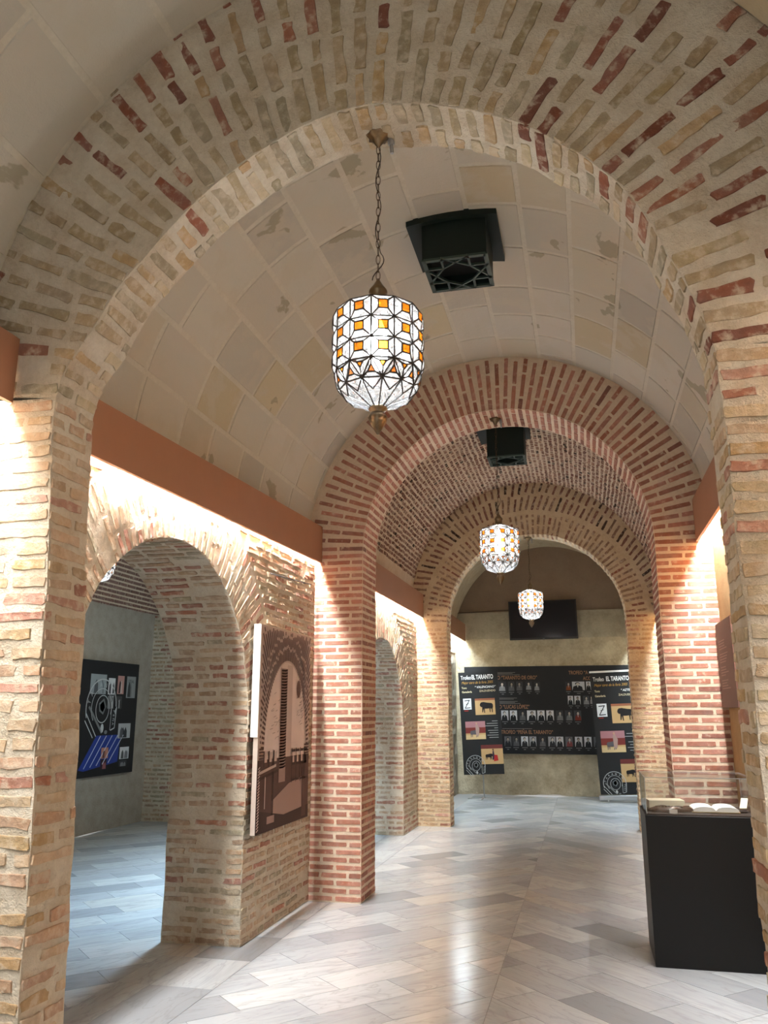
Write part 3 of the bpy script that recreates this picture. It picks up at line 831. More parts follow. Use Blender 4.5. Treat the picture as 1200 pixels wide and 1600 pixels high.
    v, f = lathe([(0.010 * s, rows[0]), (0.014 * s, rows[0] - .02 * s), (0.036 * s, rows[1]), (0.040 * s, rows[1] - .04 * s), (0.036 * s, rows[2] - .02 * s), (0.016 * s, rows[3] + .02 * s)], 16); mesh('bulb', v, f, M_BULB, root, True)
    # chain of oval links from the hook to the cap, with the flex wound through it
    vs, fs = [], []; ztop = -0.055; zend = zt + .112 * s; nl = max(3, int((ztop - zend) / 0.036)); pitch = (ztop - zend) / nl
    for i in range(nl):
        cz = ztop - pitch * (i + .5); pts = []
        for q in range(10):
            t = 2 * PI * q / 10; w_ = 0.0085 * math.sin(t); h_ = (pitch * .5 + .004) * math.cos(t)
            pts.append(Vector((w_ if i % 2 == 0 else 0, w_ if i % 2 else 0, cz + h_)))
        for q in range(10): tube(vs, fs, pts[q], pts[(q + 1) % 10], 0.0017, 4)
    mesh('chain', vs, fs, M_CHAIN, root)
    vs, fs = [], []; prev = None
    for i in range(41):
        t = i / 40; p = Vector((0.010 * math.sin(t * 17) + (0.014 * math.sin((t - .8) * 25) if t > .8 else 0), 0.006 * math.cos(t * 15), ztop + (zend - ztop) * t))
        if prev: tube(vs, fs, prev, p, 0.0022, 4)
        prev = p
    mesh('flex', vs, fs, M_LEAD, root)
    v, f = lathe([(0.045, 0.012), (0.052, 0.0), (0.044, -0.014), (0.024, -0.024), (0.017, -0.04), (0.010, -0.052), (0.005, -0.06)], 16, flute=0.10); mesh('ceiling_rose', v, f, M_BRASS, root, True)
    vs, fs = [], []; tube(vs, fs, (0.045, .02, 0.0), (0.05, .03, -0.035), 0.014, 8); tube(vs, fs, (0.05, .03, -0.035), (0.052, .032, -0.075), 0.008, 8); mesh('cable_gland', vs, fs, M_STEEL, root)
    ld = bpy.data.lights.new('lantern_light', 'POINT'); ld.energy = power; ld.color = (1.0, 0.97, 0.92); ld.shadow_soft_size = 0.05
    lo = bpy.data.objects.new('lantern_light', ld); COL.objects.link(lo); lo.parent = root; lo.location = (0, 0, (rows[1] + rows[2]) / 2)
    return root
lantern('large glass lantern with amber panes, nearest the viewer', (-0.725, 2.92, 3.935), 0.68, True, LANTERN_W, 1.0, 0.09)
lantern('middle glass lantern hanging under the red arch', (-0.685, 7.36, 4.235), 0.915, False, LANTERN_W * 1.4, 1.0, 0.0)
lantern('small distant glass lantern in front of the television', (-0.70, 12.10, 4.06), 0.66, False, LANTERN_W * 2, 1.0, 0.15)
lantern('glass lantern in the side aisle glimpsed through the arched opening', (-4.62, 7.1, 4.695), 1.355, False, AISLE_W, 1.0, 0.1)

# unseen strip, tube and housing added to light the aisle floor like cool daylight
ar_ = thing('added_aisle_strip', 'added unseen strip on the aisle side of the left wall, lighting the floor bluish', 'added light', (AX1 - .08, 8.5, 2.9))
box('added_strip_housing', (-.04, -2.5, 0.02), (.06, 2.5, .06), M_WHITE, ar_)
vs, fs = [], []; tube(vs, fs, (0, -2.45, 0), (0, 2.45, 0), .013, 8); mesh('fluorescent_tube', vs, fs, M_TUBE_C, ar_)  # glowing tube of the added strip
ld = bpy.data.lights.new('added_aisle_lamp', 'AREA'); ld.shape = 'RECTANGLE'; ld.size = .08; ld.size_y = 4.8; ld.energy = AISLE_W; ld.color = (0.62, 0.83, 1.0)
ld.energy = AISLE_W * 1.1; ld.spread = math.radians(95); ld.color = (0.62, 0.84, 1.0)
lo = bpy.data.objects.new('added_aisle_lamp', ld); COL.objects.link(lo); lo.parent = ar_; lo.location = (0, 0, -.03)

# ------------------------------------------------------------------ ventilation shafts in the vault
def vent(label, cx, zc, r, x0, x1, y0, y1, bx0, bx1, by0, by1, zb, drop=0.045):
    root = thing('vent_box', label, 'vent', ((x0 + x1) / 2, y0, zb), 'dark green vent boxes in the vault')
    ox, oy, oz = (x0 + x1) / 2, y0, zb
    vs, fs = [], []; n = 10
    for j, y_ in enumerate((y0, y1)):
        for i in range(n + 1):
            x_ = x0 + (x1 - x0) * i / n; z_ = zc + math.sqrt(r * r - (x_ - cx) ** 2)
            vs.append((x_ - ox, y_ - oy, z_ - drop - oz)); vs.append((x_ - ox, y_ - oy, z_ + 0.02 - oz))
    m_ = 2 * (n + 1)
    for i in range(n):
        a = 2 * i; fs += [(a, a + 2, m_ + a + 2, m_ + a), (a + 1, m_ + a + 1, m_ + a + 3, a + 3), (a, a + 1, a + 3, a + 2), (m_ + a, m_ + a + 2, m_ + a + 3, m_ + a + 1)]
    fs += [(0, m_, m_ + 1, 1), (2 * n, 2 * n + 1, m_ + 2 * n + 1, m_ + 2 * n)]
    mesh('flange', vs, fs, M_GREEN, root)
    zt = zc + r - 0.03; t = 0.02
    bm = bmesh.new()
    for lo_, hi_ in (((bx0, by0, zb), (bx1, by0 + t, zt)), ((bx0, by1 - t, zb), (bx1, by1, zt)), ((bx0, by0 + t, zb), (bx0 + t, by1 - t, zt)), ((bx1 - t, by0 + t, zb), (bx1, by1 - t, zt))):
        box_bm(bm, [(a + b) / 2 - o_ for a, b, o_ in zip(lo_, hi_, (ox, oy, oz))], [b - a for a, b in zip(lo_, hi_)])
    bm_obj('casing', bm, M_GREEN, root)
    box('shaft_back', (bx0 + t - ox, by0 + t - oy, .10), (bx1 - t - ox, by1 - t - oy, .11), M_VOID, root)
    # eight-pointed star grille
    W_, D_ = bx1 - bx0, by1 - by0
    vs, fs = [], []
    def bar(p, q, w_=0.011):
        a = Vector((p[0] * W_, p[1] * D_)); b = Vector((q[0] * W_, q[1] * D_)); d = (b - a).normalized(); nrm = Vector((-d.y, d.x)) * w_
        k = len(vs)
        for z_ in (-0.004, 0.012):
            for s_ in (a - nrm, b - nrm, b + nrm, a + nrm): vs.append((s_.x, s_.y, z_))
        fs.extend([(k, k + 3, k + 2, k + 1), (k + 4, k + 5, k + 6, k + 7), (k, k + 1, k + 5, k + 4), (k + 1, k + 2, k + 6, k + 5), (k + 2, k + 3, k + 7, k + 6), (k + 3, k, k + 4, k + 7)])
    for p, q in (((0.02, 0.03), (.98, .03)), ((.02, .97), (.98, .97)), ((.02, 0), (.02, 1)), ((.98, 0), (.98, 1))): bar(p, q, 0.014)
    A, B = 0.29, 0.71
    for p, q in (((A, 0), (A, A)), ((B, 0), (B, A)), ((A, 1), (A, B)), ((B, 1), (B, B)), ((0, A), (A, A)), ((0, B), (A, B)), ((1, A), (B, A)), ((1, B), (B, B))): bar(p, q, 0.007)
    for p, q in (((A, 0), (B, A)), ((B, 0), (A, A)), ((A, 1), (B, B)), ((B, 1), (A, B)), ((0, A), (A, B)), ((0, B), (A, A)), ((1, A), (B, B)), ((1, B), (B, A))): bar(p, q, 0.006)
    o = mesh('grille', vs, fs, M_GREEN_L, root); o.location = (bx0 - ox, by0 - oy, -0.004)
vent('dark green vent box with a star grille in the stone vault', CX - .02, 2.97, 1.79, -0.99, -0.39, 4.75, 5.35, -0.89, -0.465, 4.79, 5.22, 4.445)
vent('smaller looking green vent box with a star grille beyond the red arch', B3[0], B3[1], B3[2], -1.06, -0.47, 8.86, 9.50, -0.94, -0.52, 8.98, 9.36, 4.38, .12)

# ------------------------------------------------------------------ flat prints
def ell(cx, cy, rx, ry, n=18, a0=0, a1=360):
    full = abs(a1 - a0) >= 360
    return [(cx + rx * math.cos(math.radians(a0 + (a1 - a0) * i / n)), cy + ry * math.sin(math.radians(a0 + (a1 - a0) * i / n))) for i in range(n if full else n + 1)]
def rect(x0, y0, x1, y1): return [(x0, y0), (x1, y0), (x1, y1), (x0, y1)]
def bar2(a, b, w_):
    a, b = Vector(a), Vector(b); d = (b - a).normalized(); n = Vector((-d.y, d.x)) * w_ / 2
    return [tuple(a - n), tuple(b - n), tuple(b + n), tuple(a + n)]
def ring_polys(cx, cy, rx, ry, w_, col, a0=0, a1=360, n=28):
    out = []
    for i in range(n):
        t0, t1 = math.radians(a0 + (a1 - a0) * i / n), math.radians(a0 + (a1 - a0) * (i + 1) / n)
        out.append(([(cx + rx * math.cos(t0), cy + ry * math.sin(t0)), (cx + rx * math.cos(t1), cy + ry * math.sin(t1)), (cx + (rx - w_) * math.cos(t1), cy + (ry - w_) * math.sin(t1)), (cx + (rx - w_) * math.cos(t0), cy + (ry - w_) * math.sin(t0))], col))
    return out
def sheet(name, polys, parent, z=0.0, step=0.0012):
    """flat coloured print; later polygons lie a hair above earlier ones. local x right, y up, z out of the wall"""
    vs, fs, cs = [], [], []
    for i, (p, c) in enumerate(polys):
        p = [Vector(q) for q in p]
        ar_2 = sum(p[j].x * p[(j + 1) % len(p)].y - p[(j + 1) % len(p)].x * p[j].y for j in range(len(p)))
        if ar_2 < 0: p = p[::-1]
        k = len(vs); vs += [(q.x, q.y, z + step * min(i, 6)) for q in p]; fs.append(tuple(range(k, k + len(p)))); cs.append(c)
    o = mesh(name, vs, fs, M_PRINT, parent); paint(o.data, cs); return o
def text_obj(s, size, x, y, col, parent, z=0.002, align='LEFT', sx=1.0, shear=0.0, rot=0.0, bold=0.0):
    cu = bpy.data.curves.new('lettering', 'FONT'); cu.body = s; cu.size = size; cu.align_x = align; cu.shear = shear; cu.offset = bold; cu.resolution_u = 3
    o = bpy.data.objects.new('lettering', cu); COL.objects.link(o)
    bpy.context.view_layer.update()
    me = bpy.data.meshes.new_from_object(o.evaluated_get(bpy.context.evaluated_depsgraph_get()))
    COL.objects.unlink(o); bpy.data.objects.remove(o); bpy.data.curves.remove(cu)
    me.materials.clear(); me.materials.append(M_PRINT); paint(me, [col] * len(me.polygons))
    q = new_obj('lettering', me, parent)
    q.matrix_basis = Matrix.Translation((x, y, z)) @ Matrix.Rotation(rot, 4, 'Z') @ Matrix.Diagonal((sx, 1, 1, 1)); return q
def facing(root, origin, right, up=(0, 0, 1)):
    x = Vector(right).normalized(); y_ = Vector(up).normalized(); z = x.cross(y_)
    root.matrix_world = Matrix(((x.x, y_.x, z.x, origin[0]), (x.y, y_.y, z.y, origin[1]), (x.z, y_.z, z.z, origin[2]), (0, 0, 0, 1)))
WHT, CRM, OCR, GRY = lin(232, 232, 230), lin(222, 206, 168), lin(196, 150, 74), lin(150, 150, 150)
TITLE = lin(150, 110, 84)
def emblem(parent, cx, cy, s, z=0.004):
    """arched badge with a hat, lettering round the rim"""
    W1, W2 = lin(190, 192, 192), lin(120, 122, 122)
    P = []
    P += ring_polys(cx, cy, .50 * s, .52 * s, .022 * s, W1, -12, 200)
    P += ring_polys(cx, cy, .33 * s, .35 * s, .014 * s, W1, -20, 220)
    P += ring_polys(cx + .03 * s, cy - .02 * s, .22 * s, .25 * s, .016 * s, W1)
    P += [([(cx - .09 * s, cy + .08 * s), (cx + .06 * s, cy + .17 * s), (cx + .15 * s, cy + .02 * s), (cx + .06 * s, cy - .12 * s), (cx - .07 * s, cy - .06 * s)], W2),
          ([(cx - .06 * s, cy + .06 * s), (cx + .05 * s, cy + .13 * s), (cx + .11 * s, cy + .01 * s), (cx + .04 * s, cy - .08 * s), (cx - .04 * s, cy - .03 * s)], lin(40, 40, 42))]
    P += [(bar2((cx - .40 * s, cy + .02 * s), (cx + .06 * s, cy - .44 * s), .05 * s), W2), (bar2((cx - .47 * s, cy - .10 * s), (cx - .12 * s, cy - .50 * s), .02 * s), W1),
          (bar2((cx - .50 * s, cy - .22 * s), (cx - .22 * s, cy - .52 * s), .02 * s), W1), (bar2((cx + .50 * s, cy + .02 * s), (cx + .47 * s, cy - .36 * s), .022 * s), W1),
          (bar2((cx + .47 * s, cy - .36 * s), (cx + .34 * s, cy - .40 * s), .022 * s), W1), (bar2((cx + .33 * s, cy - .02 * s), (cx + .32 * s, cy - .40 * s), .014 * s), W1)]
    P += [(ell(cx + .06 * s, cy - .36 * s, .05 * s, .08 * s), W1), (ell(cx + .19 * s, cy - .43 * s, .05 * s, .035 * s), W2)]
    sheet('emblem', P, parent, z)
    for i, ch in enumerate('TARANTO'):
        a = math.radians(166 - i * 22); r_ = .375 * s
        text_obj(ch, .115 * s, cx + r_ * math.cos(a), cy + r_ * math.sin(a), W1, parent, z + .006, 'CENTER', 0.9, 0, a - PI / 2)
    for i, ch in enumerate('PEÑA'):
        text_obj(ch, .085 * s, cx + .40 * s - i * .006 * s, cy - .06 * s - i * .075 * s, W1, parent, z + .006, 'CENTER', .9, 0, -PI / 2)
def portrait(parent, x, y_, w_, h, seed, z=0.003, tint=None):
    r_ = random.Random(seed); g = r_.choice([60, 95, 190, 205, 50, 70, 150]); dk = r_.choice([26, 34, 44]); lt = r_.choice([150, 175, 196])
    bg = lin(g, g, g + 4); cx = x + w_ * r_.uniform(.42, .58)
    body = lin(*(tint or (dk, dk, dk + 3))) if g > 80 or tint else lin(lt - 60, lt - 60, lt - 58)
    P = [(rect(x, y_ - h, x + w_, y_), bg), ([(cx - w_ * .42, y_ - h), (cx - w_ * .34, y_ - h * .58), (cx - w_ * .1, y_ - h * .45), (cx + w_ * .12, y_ - h * .45), (cx + w_ * .36, y_ - h * .6), (cx + w_ * .42, y_ - h)], body),
         (ell(cx, y_ - h * .25, w_ * .19, h * .17), lin(28, 26, 26)), (ell(cx + w_ * .02, y_ - h * .31, w_ * .145, h * .155), lin(lt, lt - 12, lt - 22)),
         ([(cx - w_ * .05, y_ - h * .48), (cx + w_ * .07, y_ - h * .48), (cx + w_ * .02, y_ - h * .72)], lin(lt, lt, lt))]
    sheet('photograph', P, parent, z)
    sheet('caption', [(rect(x + w_ * .1, y_ - h - .035, x + w_ * .9, y_ - h - .022), lin(110, 110, 112)), (rect(x + w_ * .35, y_ - h - .07, x + w_ * .65, y_ - h - .055), lin(110, 110, 112))], parent, z)

# long wall poster on the end wall
PW, PH = 3.40, 1.66
wp = thing('wall_poster', 'wide black poster of trophies and portraits on the end wall', 'poster')
facing(wp, (-2.33, YFAR - 0.06, 2.42), (1, 0, 0))
wb = box('board', (0, -PH, -0.05), (PW, 0, 0), M_BOARD, wp)
def uv(a, b): return (.5425 + a * .002466, .159 - b * .00244)
def ttl(s, a, b, h): x, y_ = uv(a, b); text_obj(s, h, x, y_, TITLE, wb, .003, 'LEFT', .74, 0, 0, .002)
ttl('TROFEO “TARANTO DE ORO”', -44, 168, .098); ttl('TROFEO “LUCAS LÓPEZ”', -38, 397, .098); ttl('TROFEO “PEÑA EL TARANTO”', 62, 592, .098)
ttl('TROFEO “A', 606, 133, .095); ttl('ACC', 714, 178, .095)
for i, (a, b, w_, h, tint) in enumerate(((56, 185, 60, 74, None), (128, 185, 52, 74, None), (193, 185, 52, 72, None), (268, 185, 50, 66, None), (335, 190, 46, 66, None))):
    x, y_ = uv(a, b); portrait(wb, x, y_, w_ * .00247, h * .00244, 30 + i, tint=tint)
for i, a in enumerate((68, 136, 203, 270, 350, 420, 492, 562, 630)):
    x, y_ = uv(a, 412); portrait(wb, x, y_, (68 if i == 3 else 56) * .00247, 76 * .00244, 60 + i, tint=(120, 50, 40) if i == 8 else None)
for i, a in enumerate((86, 148, 216, 280, 352, 425, 486, 556, 628, 698, 768)):
    x, y_ = uv(a, 612); portrait(wb, x, y_, 54 * .00247, 74 * .00244, 90 + i, tint=(120, 60, 60) if i == 7 else None)
for i, (a, b, w_) in enumerate(((575, 190, 45), (628, 190, 95), (735, 190, 40), (590, 300, 40), (640, 300, 46), (705, 300, 48), (758, 296, 22))):
    x, y_ = uv(a, b); portrait(wb, x, y_, w_ * .00247, 66 * .00244, 130 + i, tint=(130, 70, 40) if i == 0 else None)
P = []
for a, b, w_ in ((28, 112, 160), (28, 120, 140), (28, 130, 196), (50, 314, 145), (50, 322, 120), (50, 340, 150), (50, 348, 130), (50, 357, 170), (72, 551, 232)):
    x, y_ = uv(a, b); P.append((rect(x, y_ - .008, x + w_ * .00247, y_), lin(120, 118, 116)))
sheet('small_print', P, wb, .002, 0)

def bull(cx, cy, s, flip=1, col=lin(34, 28, 28)):
    pts = [(-.5, .12), (-.46, .26), (-.38, .34), (-.2, .36), (.1, .30), (.42, .26), (.5, .16), (.5, -.02), (.46, -.14), (.46, -.42), (.40, -.42), (.38, -.16), (.30, -.12), (.30, -.40), (.24, -.40), (.22, -.12), (0, -.14), (-.14, -.14), (-.12, -.44), (-.18, -.44), (-.22, -.14), (-.28, -.40), (-.34, -.40), (-.32, -.02), (-.42, .0)]
    return (([(cx + flip * x * s, cy + y_ * s) for x, y_ in pts]), col)
def stand_banner(label, origin, roll, toro, w_, h, pole, cut_lines):
    root = thing('banner_stand', label, 'banner')
    up = Vector((math.sin(roll), 0, math.cos(roll))); right = Vector((math.cos(roll), 0, -math.sin(roll)))
    facing(root, origin, right, up)
    bd = box('banner', (0, 0, -.012), (w_, h, 0), M_BOARD, root)
    k = h / 1060.0; kx = w_ / 400.0
    X = lambda a: (a - 105) * kx * .92; Yv = lambda b: h - (b - 128) * k
    text_obj('Trofeo', .105, X(130), Yv(205), WHT, bd, .003, 'LEFT', .66, 0, 0, .001)
    text_obj('EL TARANTO', .112, X(250), Yv(205), WHT, bd, .003, 'LEFT', .60, 0, 0, .003)
    text_obj('Mejor toro de la feria 2005', .068, X(135), Yv(252), OCR, bd, .003, 'LEFT', .78, .35)
    text_obj('Toro', .050, X(135), Yv(303), CRM, bd, .003, 'LEFT', .9, 0, 0, .001); text_obj('Ganadería', .050, X(135), Yv(345), CRM, bd, .003, 'LEFT', .9, 0, 0, .001)
    text_obj('“ ' + toro + '”', .055, X(505), Yv(300), WHT, bd, .003, 'RIGHT', .95, .3, 0, .001); text_obj('ZALDUENDO', .050, X(505), Yv(340), CRM, bd, .003, 'RIGHT', .98)
    # ranch card with a Z
    x0, x1, yt, yb = X(142), X(232), Yv(405), Yv(520)
    cw, ch = x1 - x0, yt - yb; ink = lin(28, 28, 30)
    sheet('ranch_card', [(rect(x0, yb, x1, yt), lin(228, 230, 232)), (bar2((x0 + cw * .18, yt - ch * .2), (x1 - cw * .18, yt - ch * .16), cw * .09), ink), (bar2((x1 - cw * .22, yt - ch * .16), (x0 + cw * .22, yb + ch * .14), cw * .08), ink), (bar2((x0 + cw * .18, yb + ch * .13), (x1 - cw * .14, yb + ch * .16), cw * .09), ink), (bar2((x0 + cw * .35, yb + ch * .46), (x1 - cw * .33, yb + ch * .54), cw * .06), ink), (rect(x0 + cw * .1, yb - .03, x0 + cw * .6, yb - .014), lin(150, 40, 34))], bd, .003)
    SAND, SAND2, BAR = lin(196, 160, 112), lin(206, 178, 132), lin(120, 50, 44)
    def ph(a0, b0, a1, b1, kind):
        l, r_, t, b = X(a0), X(a1), Yv(b0), Yv(b1); W_, H_ = r_ - l, t - b; cx, cy = (l + r_) / 2, (t + b) / 2
        P = [(rect(l, b, r_, t), SAND)]
        if kind == 0: P += [(rect(l, t - H_ * .12, r_, t), lin(150, 92, 66)), bull(cx + W_ * .06, cy - H_ * .02, W_ * .66)]
        elif kind == 1:
            P += [(rect(l, t - H_ * .35, r_, t), lin(170, 120, 124)), (rect(l, t - H_ * .66, r_, t - H_ * .34), BAR), (rect(l, b, r_, b + H_ * .24), SAND2), bull(cx - W_ * .04, cy - H_ * .16, W_ * .46, -1, lin(90, 86, 90)),
                  ([(cx + W_ * .02, b + H_ * .2), (cx + W_ * .0, cy + H_ * .28), (cx + W_ * .1, cy + H_ * .36), (cx + W_ * .2, cy + H_ * .1), (cx + W_ * .16, b + H_ * .2)], lin(170, 140, 130)), (ell(cx + W_ * .06, cy + H_ * .38, W_ * .04, H_ * .06), lin(190, 150, 124))]
        else:
            P += [(rect(l, t - H_ * .2, r_, t), lin(110, 52, 48)), bull(cx - W_ * .14, cy - H_ * .1, W_ * .34, -1), ([(cx + W_ * .0, b + H_ * .22), (cx + W_ * .02, cy + H_ * .16), (cx + W_ * .08, cy + H_ * .2), (cx + W_ * .12, b + H_ * .22)], lin(60, 44, 60)),
                  ([(cx + W_ * .06, b + H_ * .14), (cx + W_ * .1, cy - H_ * .02), (cx + W_ * .24, cy - H_ * .04), (cx + W_ * .27, b + H_ * .18)], lin(176, 42, 40)), (ell(cx + W_ * .05, cy + H_ * .24, W_ * .03, H_ * .05), lin(60, 40, 34))]
        sheet('photograph', P, bd, .003)
    ph(272, 410, 490, 580, 0); ph(152, 645, 368, 830, 1); ph(306, 890, 540, 1085, 2)
    P = []
    for i in range(8):
        L = (60, 120, 150, 40, 110, 96, 120, 100)[i]; P.append((rect(X(505 - L), Yv(645 + i * 24 + 5), X(505), Yv(645 + i * 24)), lin(170, 170, 168)))
    sheet('small_print', P, bd, .003, 0)
    emblem(bd, X(238), Yv(1095), .34 * w_ / .72)
    if pole:
        vs, fs = [], []; tube(vs, fs, (w_ * .5, h * .9, -.03), (w_ * .46, -0.40, -.05), .011, 8); mesh('pole', vs, fs, M_STEEL, root)
        vs, fs = [], []
        for dx, dz in ((-.30, -.06), (.32, -.04), (-.02, .22)): tube(vs, fs, (w_ * .46, -.395, -.05), (w_ * .46 + dx, -.412, dz), .010, 6)
        mesh('foot', vs, fs, M_STEEL, root)
    else:
        box('base_cassette', (-.03, -.09, -.06), (w_ + .03, -.01, .05), M_STEEL, root, .01)
        box('top_rail', (-.005, h - .004, -.015), (w_ + .005, h + .03, .008), M_WHITE, root)
        vs, fs = [], []; tube(vs, fs, (w_ * .5, -.03, -.03), (w_ * .5, h, -.03), .008, 8); mesh('pole', vs, fs, M_STEEL, root)
        vs, fs = [], []
        for dx in (.12, w_ - .12): tube(vs, fs, (dx, -.095, -.14), (dx, -.095, .16), .012, 6)
        mesh('foot', vs, fs, M_STEEL, root)
    return root
stand_banner('black banner on a thin pole stand left, headed Valenciano, before the end wall', (-2.23, 15.55, 0.43), math.radians(-2.2), 'VALENCIANO', .735, 1.83, True, 0)
stand_banner('black roll-up banner with a white top rail at right, headed Azteca', (0.17, 15.75, 0.12), math.radians(-2.0), 'AZTECA', .84, 2.12, False, 0)

# ------------------------------------------------------------------ poster in the aisle
ap = thing('aisle_poster', 'black poster with round emblem and blue striped corner on the aisle wall', 'poster')
facing(ap, (AX0 + 0.06, 9.2, 2.22), (0, 1, 0))
AW, AH = 1.84, 1.50
ab = box('board', (0, -AH, -.03), (AW, 0, 0), M_BOARD, ap)
emblem(ab, .92, -.62, .74)
BL = lin(44, 62, 140)
sheet('blue_stripes', [([(.50, -1.40), (.86, -.98), (1.46, -.98), (1.42, -1.34), (.62, -1.42)], BL)] + [(bar2((.62 + i * .14, -1.39 + i * .012), (.96 + i * .14, -.985), .012), lin(206, 212, 226)) for i in range(5)], ab, .003)
def thumb(x, y_, w_, h, cols, seed):
    r_ = random.Random(seed); P = [(rect(x, y_ - h, x + w_, y_), lin(*cols[0]))]
    for i in range(4):
        cx = x + w_ * r_.uniform(.2, .8); P.append(([(cx - w_ * .14, y_ - h * .96), (cx - w_ * .1, y_ - h * .45), (cx, y_ - h * .25), (cx + w_ * .1, y_ - h * .5), (cx + w_ * .12, y_ - h * .96)], lin(*cols[1 + i % (len(cols) - 1)])))
    sheet('photograph', P, ab, .006)
thumb(.62, -.18, .38, .26, ((150, 156, 158), (150, 156, 160), (90, 92, 96)), 1); thumb(1.05, -.22, .17, .22, ((214, 214, 214), (50, 50, 54), (70, 70, 74)), 2); thumb(1.28, -.18, .17, .25, ((186, 140, 132), (60, 44, 44), (200, 180, 170)), 3)
thumb(1.52, -.18, .24, .30, ((140, 142, 142), (112, 112, 112), (60, 60, 60)), 4); thumb(1.06, -.46, .15, .17, ((120, 120, 120), (60, 60, 60), (170, 170, 170)), 5); thumb(1.27, -.46, .15, .17, ((70, 70, 70), (190, 190, 190), (50, 50, 50)), 6)
thumb(1.38, -.83, .32, .20, ((176, 178, 180), (54, 54, 58), (90, 90, 94)), 7); thumb(1.46, -1.15, .24, .16, ((206, 208, 210), (84, 86, 88), (120, 120, 124)), 8); thumb(1.46, -1.33, .20, .08, ((60, 60, 62), (120, 122, 124)), 9)
thumb(1.0, -1.14, .17, .14, ((186, 130, 110), (170, 110, 90), (90, 60, 60)), 10); thumb(1.0, -1.29, .15, .13, ((52, 34, 44), (150, 90, 90)), 11)
text_obj('STEAL', .062, 1.55, -.27, lin(40, 40, 42), ab, .014, 'LEFT', .9)

# ------------------------------------------------------------------ sepia picture on the left wall
sp = thing('sepia_picture', 'tall sepia print of a brick archway leaning on the left wall', 'picture')
facing(sp, (XL + 0.075, 5.70, 0.71), (0, 1, 0))
SW_, SH_ = 1.13, 1.47
sb = box('backing_board', (0, 0, -.035), (SW_, SH_, 0), plain('sepia_edge', lin(206, 190, 178), .7), sp)
box('white_edge_strip', (-.012, SH_ * .45, -.055), (-.001, SH_, .0), M_WHITE, sp)
LT, LT2, MID, DK, DK2 = lin(222, 203, 196), lin(198, 176, 168), lin(162, 134, 126), lin(92, 66, 60), lin(68, 48, 44)
P = [(rect(0, 0, SW_, SH_), lin(206, 186, 178))]
acx, acy, arx, ary = .57, .56, .46, .66
P.append((rect(acx - arx, .50, acx + arx, acy), LT)); P.append((ell(acx, acy, arx, ary, 24, 0, 180), LT))
P.append((rect(0, 0, SW_, .50), DK)); P.append(([(.30, .06), (1.06, .10), (1.06, .34), (.66, .30), (.30, .20)], MID)); P.append(([(0, 0), (SW_, 0), (SW_, .10), (.55, .08), (0, .16)], DK2))
P.append((rect(.42, .32, .56, 1.17), MID)); P.append((rect(.56, .50, .68, 1.20), LT2))
P.append((rect(.96, 0.02, 1.06, .5), DK))
for i in range(64):                                # bricks of the voussoirs
    a = math.radians(2 + i * 176 / 63); da = (math.cos(a), math.sin(a))
    e = 1.02; q = 0
    while e < 2.6:
        L = U(.10, .16) if e < 1.24 else U(.22, .42)
        while L > .05 and not (0.01 < acx + arx * (e + L) * da[0] < SW_ - .01 and acy + ary * (e + L) * da[1] < SH_ - .01): L -= .03
        p0 = (acx + arx * e * da[0], acy + ary * e * da[1]); p1 = (acx + arx * (e + L) * da[0], acy + ary * (e + L) * da[1])
        if 0.01 < p1[0] < SW_ - .01 and p1[1] < SH_ - .01 and p0[0] > .01 and p0[0] < SW_ - .01: P.append((bar2(p0, p1, .018), DK))
        e += L + .035
for i in range(6):
    y_ = .46 + i * .022
    P.append((rect(.012, y_, .10, y_ + .014), DK)); P.append((rect(1.0, y_, 1.115, y_ + .014), DK))
for i in range(34): P.append((rect(.425, .42 + i * .022, .51, .434 + i * .022), DK)); P.append((bar2((.51, .427 + i * .022), (.56, .435 + i * .022), .013), DK2))
for i in range(22): P.append((bar2((.004, .02 + i * .02), (.04, .034 + i * .02), .009), LT))
for i in range(4):
    x = .70 + i * .10; P += [(rect(x, .30, x + .012, .56), DK2), (rect(x, .53, x + .085, .55), DK2), (rect(x, .43, x + .085, .45), DK2), (rect(x + .025, .45, x + .06, .50), LT2), (rect(x, .31, x + .085, .325), DK2)]
for i in range(3): P += [(rect(.10 + i * .10, .45, .12 + i * .10, .56), DK2), (rect(.12 + i * .10, .48, .17 + i * .10, .55), LT2)]
P += [([(.02, .40), (.36, .44), (.36, .46), (.02, .42)], LT2), ([(.02, .36), (.40, .40), (.40, .42), (.02, .38)], DK2), (rect(.30, .10, .32, .40), DK2), (rect(.14, .16, .155, .38), LT2), (rect(.20, .05, .35, .10), MID)]
for i in range(26):
    x, y_ = U(.2, .46), U(.62, 1.02); P.append((bar2((x, y_), (x + U(.03, .06), y_ + U(.005, .02)), .004), lin(150, 130, 124)))
for i in range(22):
    x, y_ = U(.78, .92), U(.72, 1.02); P.append((bar2((x, y_), (x + U(.04, .08), y_ + U(.005, .03)), .004), lin(140, 118, 112)))
P.append((ell(.83, 1.02, .05, .07), DK))
sheet('sepia_print', P, sb, .001)

# ------------------------------------------------------------------ brown text panel on the right wall
bp = thing('text_panel', 'brown board with faint lines of text on the right wall', 'panel')
facing(bp, (XR - 0.05, 7.08, 1.58), (0, -1, 0))
bb = box('board', (0, 0, -.04), (.70, .65, 0), plain('brown_board', lin(104, 66, 52), .6), bp)
P = []
for blk, (y0_, n_) in enumerate(((.50, 4), (.40, 4), (.30, 4), (.20, 4))):
    for i in range(n_): P.append((rect(.10, y0_ - i * .02, .10 + U(.2, .4), y0_ - i * .02 + .007), lin(164, 130, 116)))
sheet('small_print', P, bb, .002, 0)

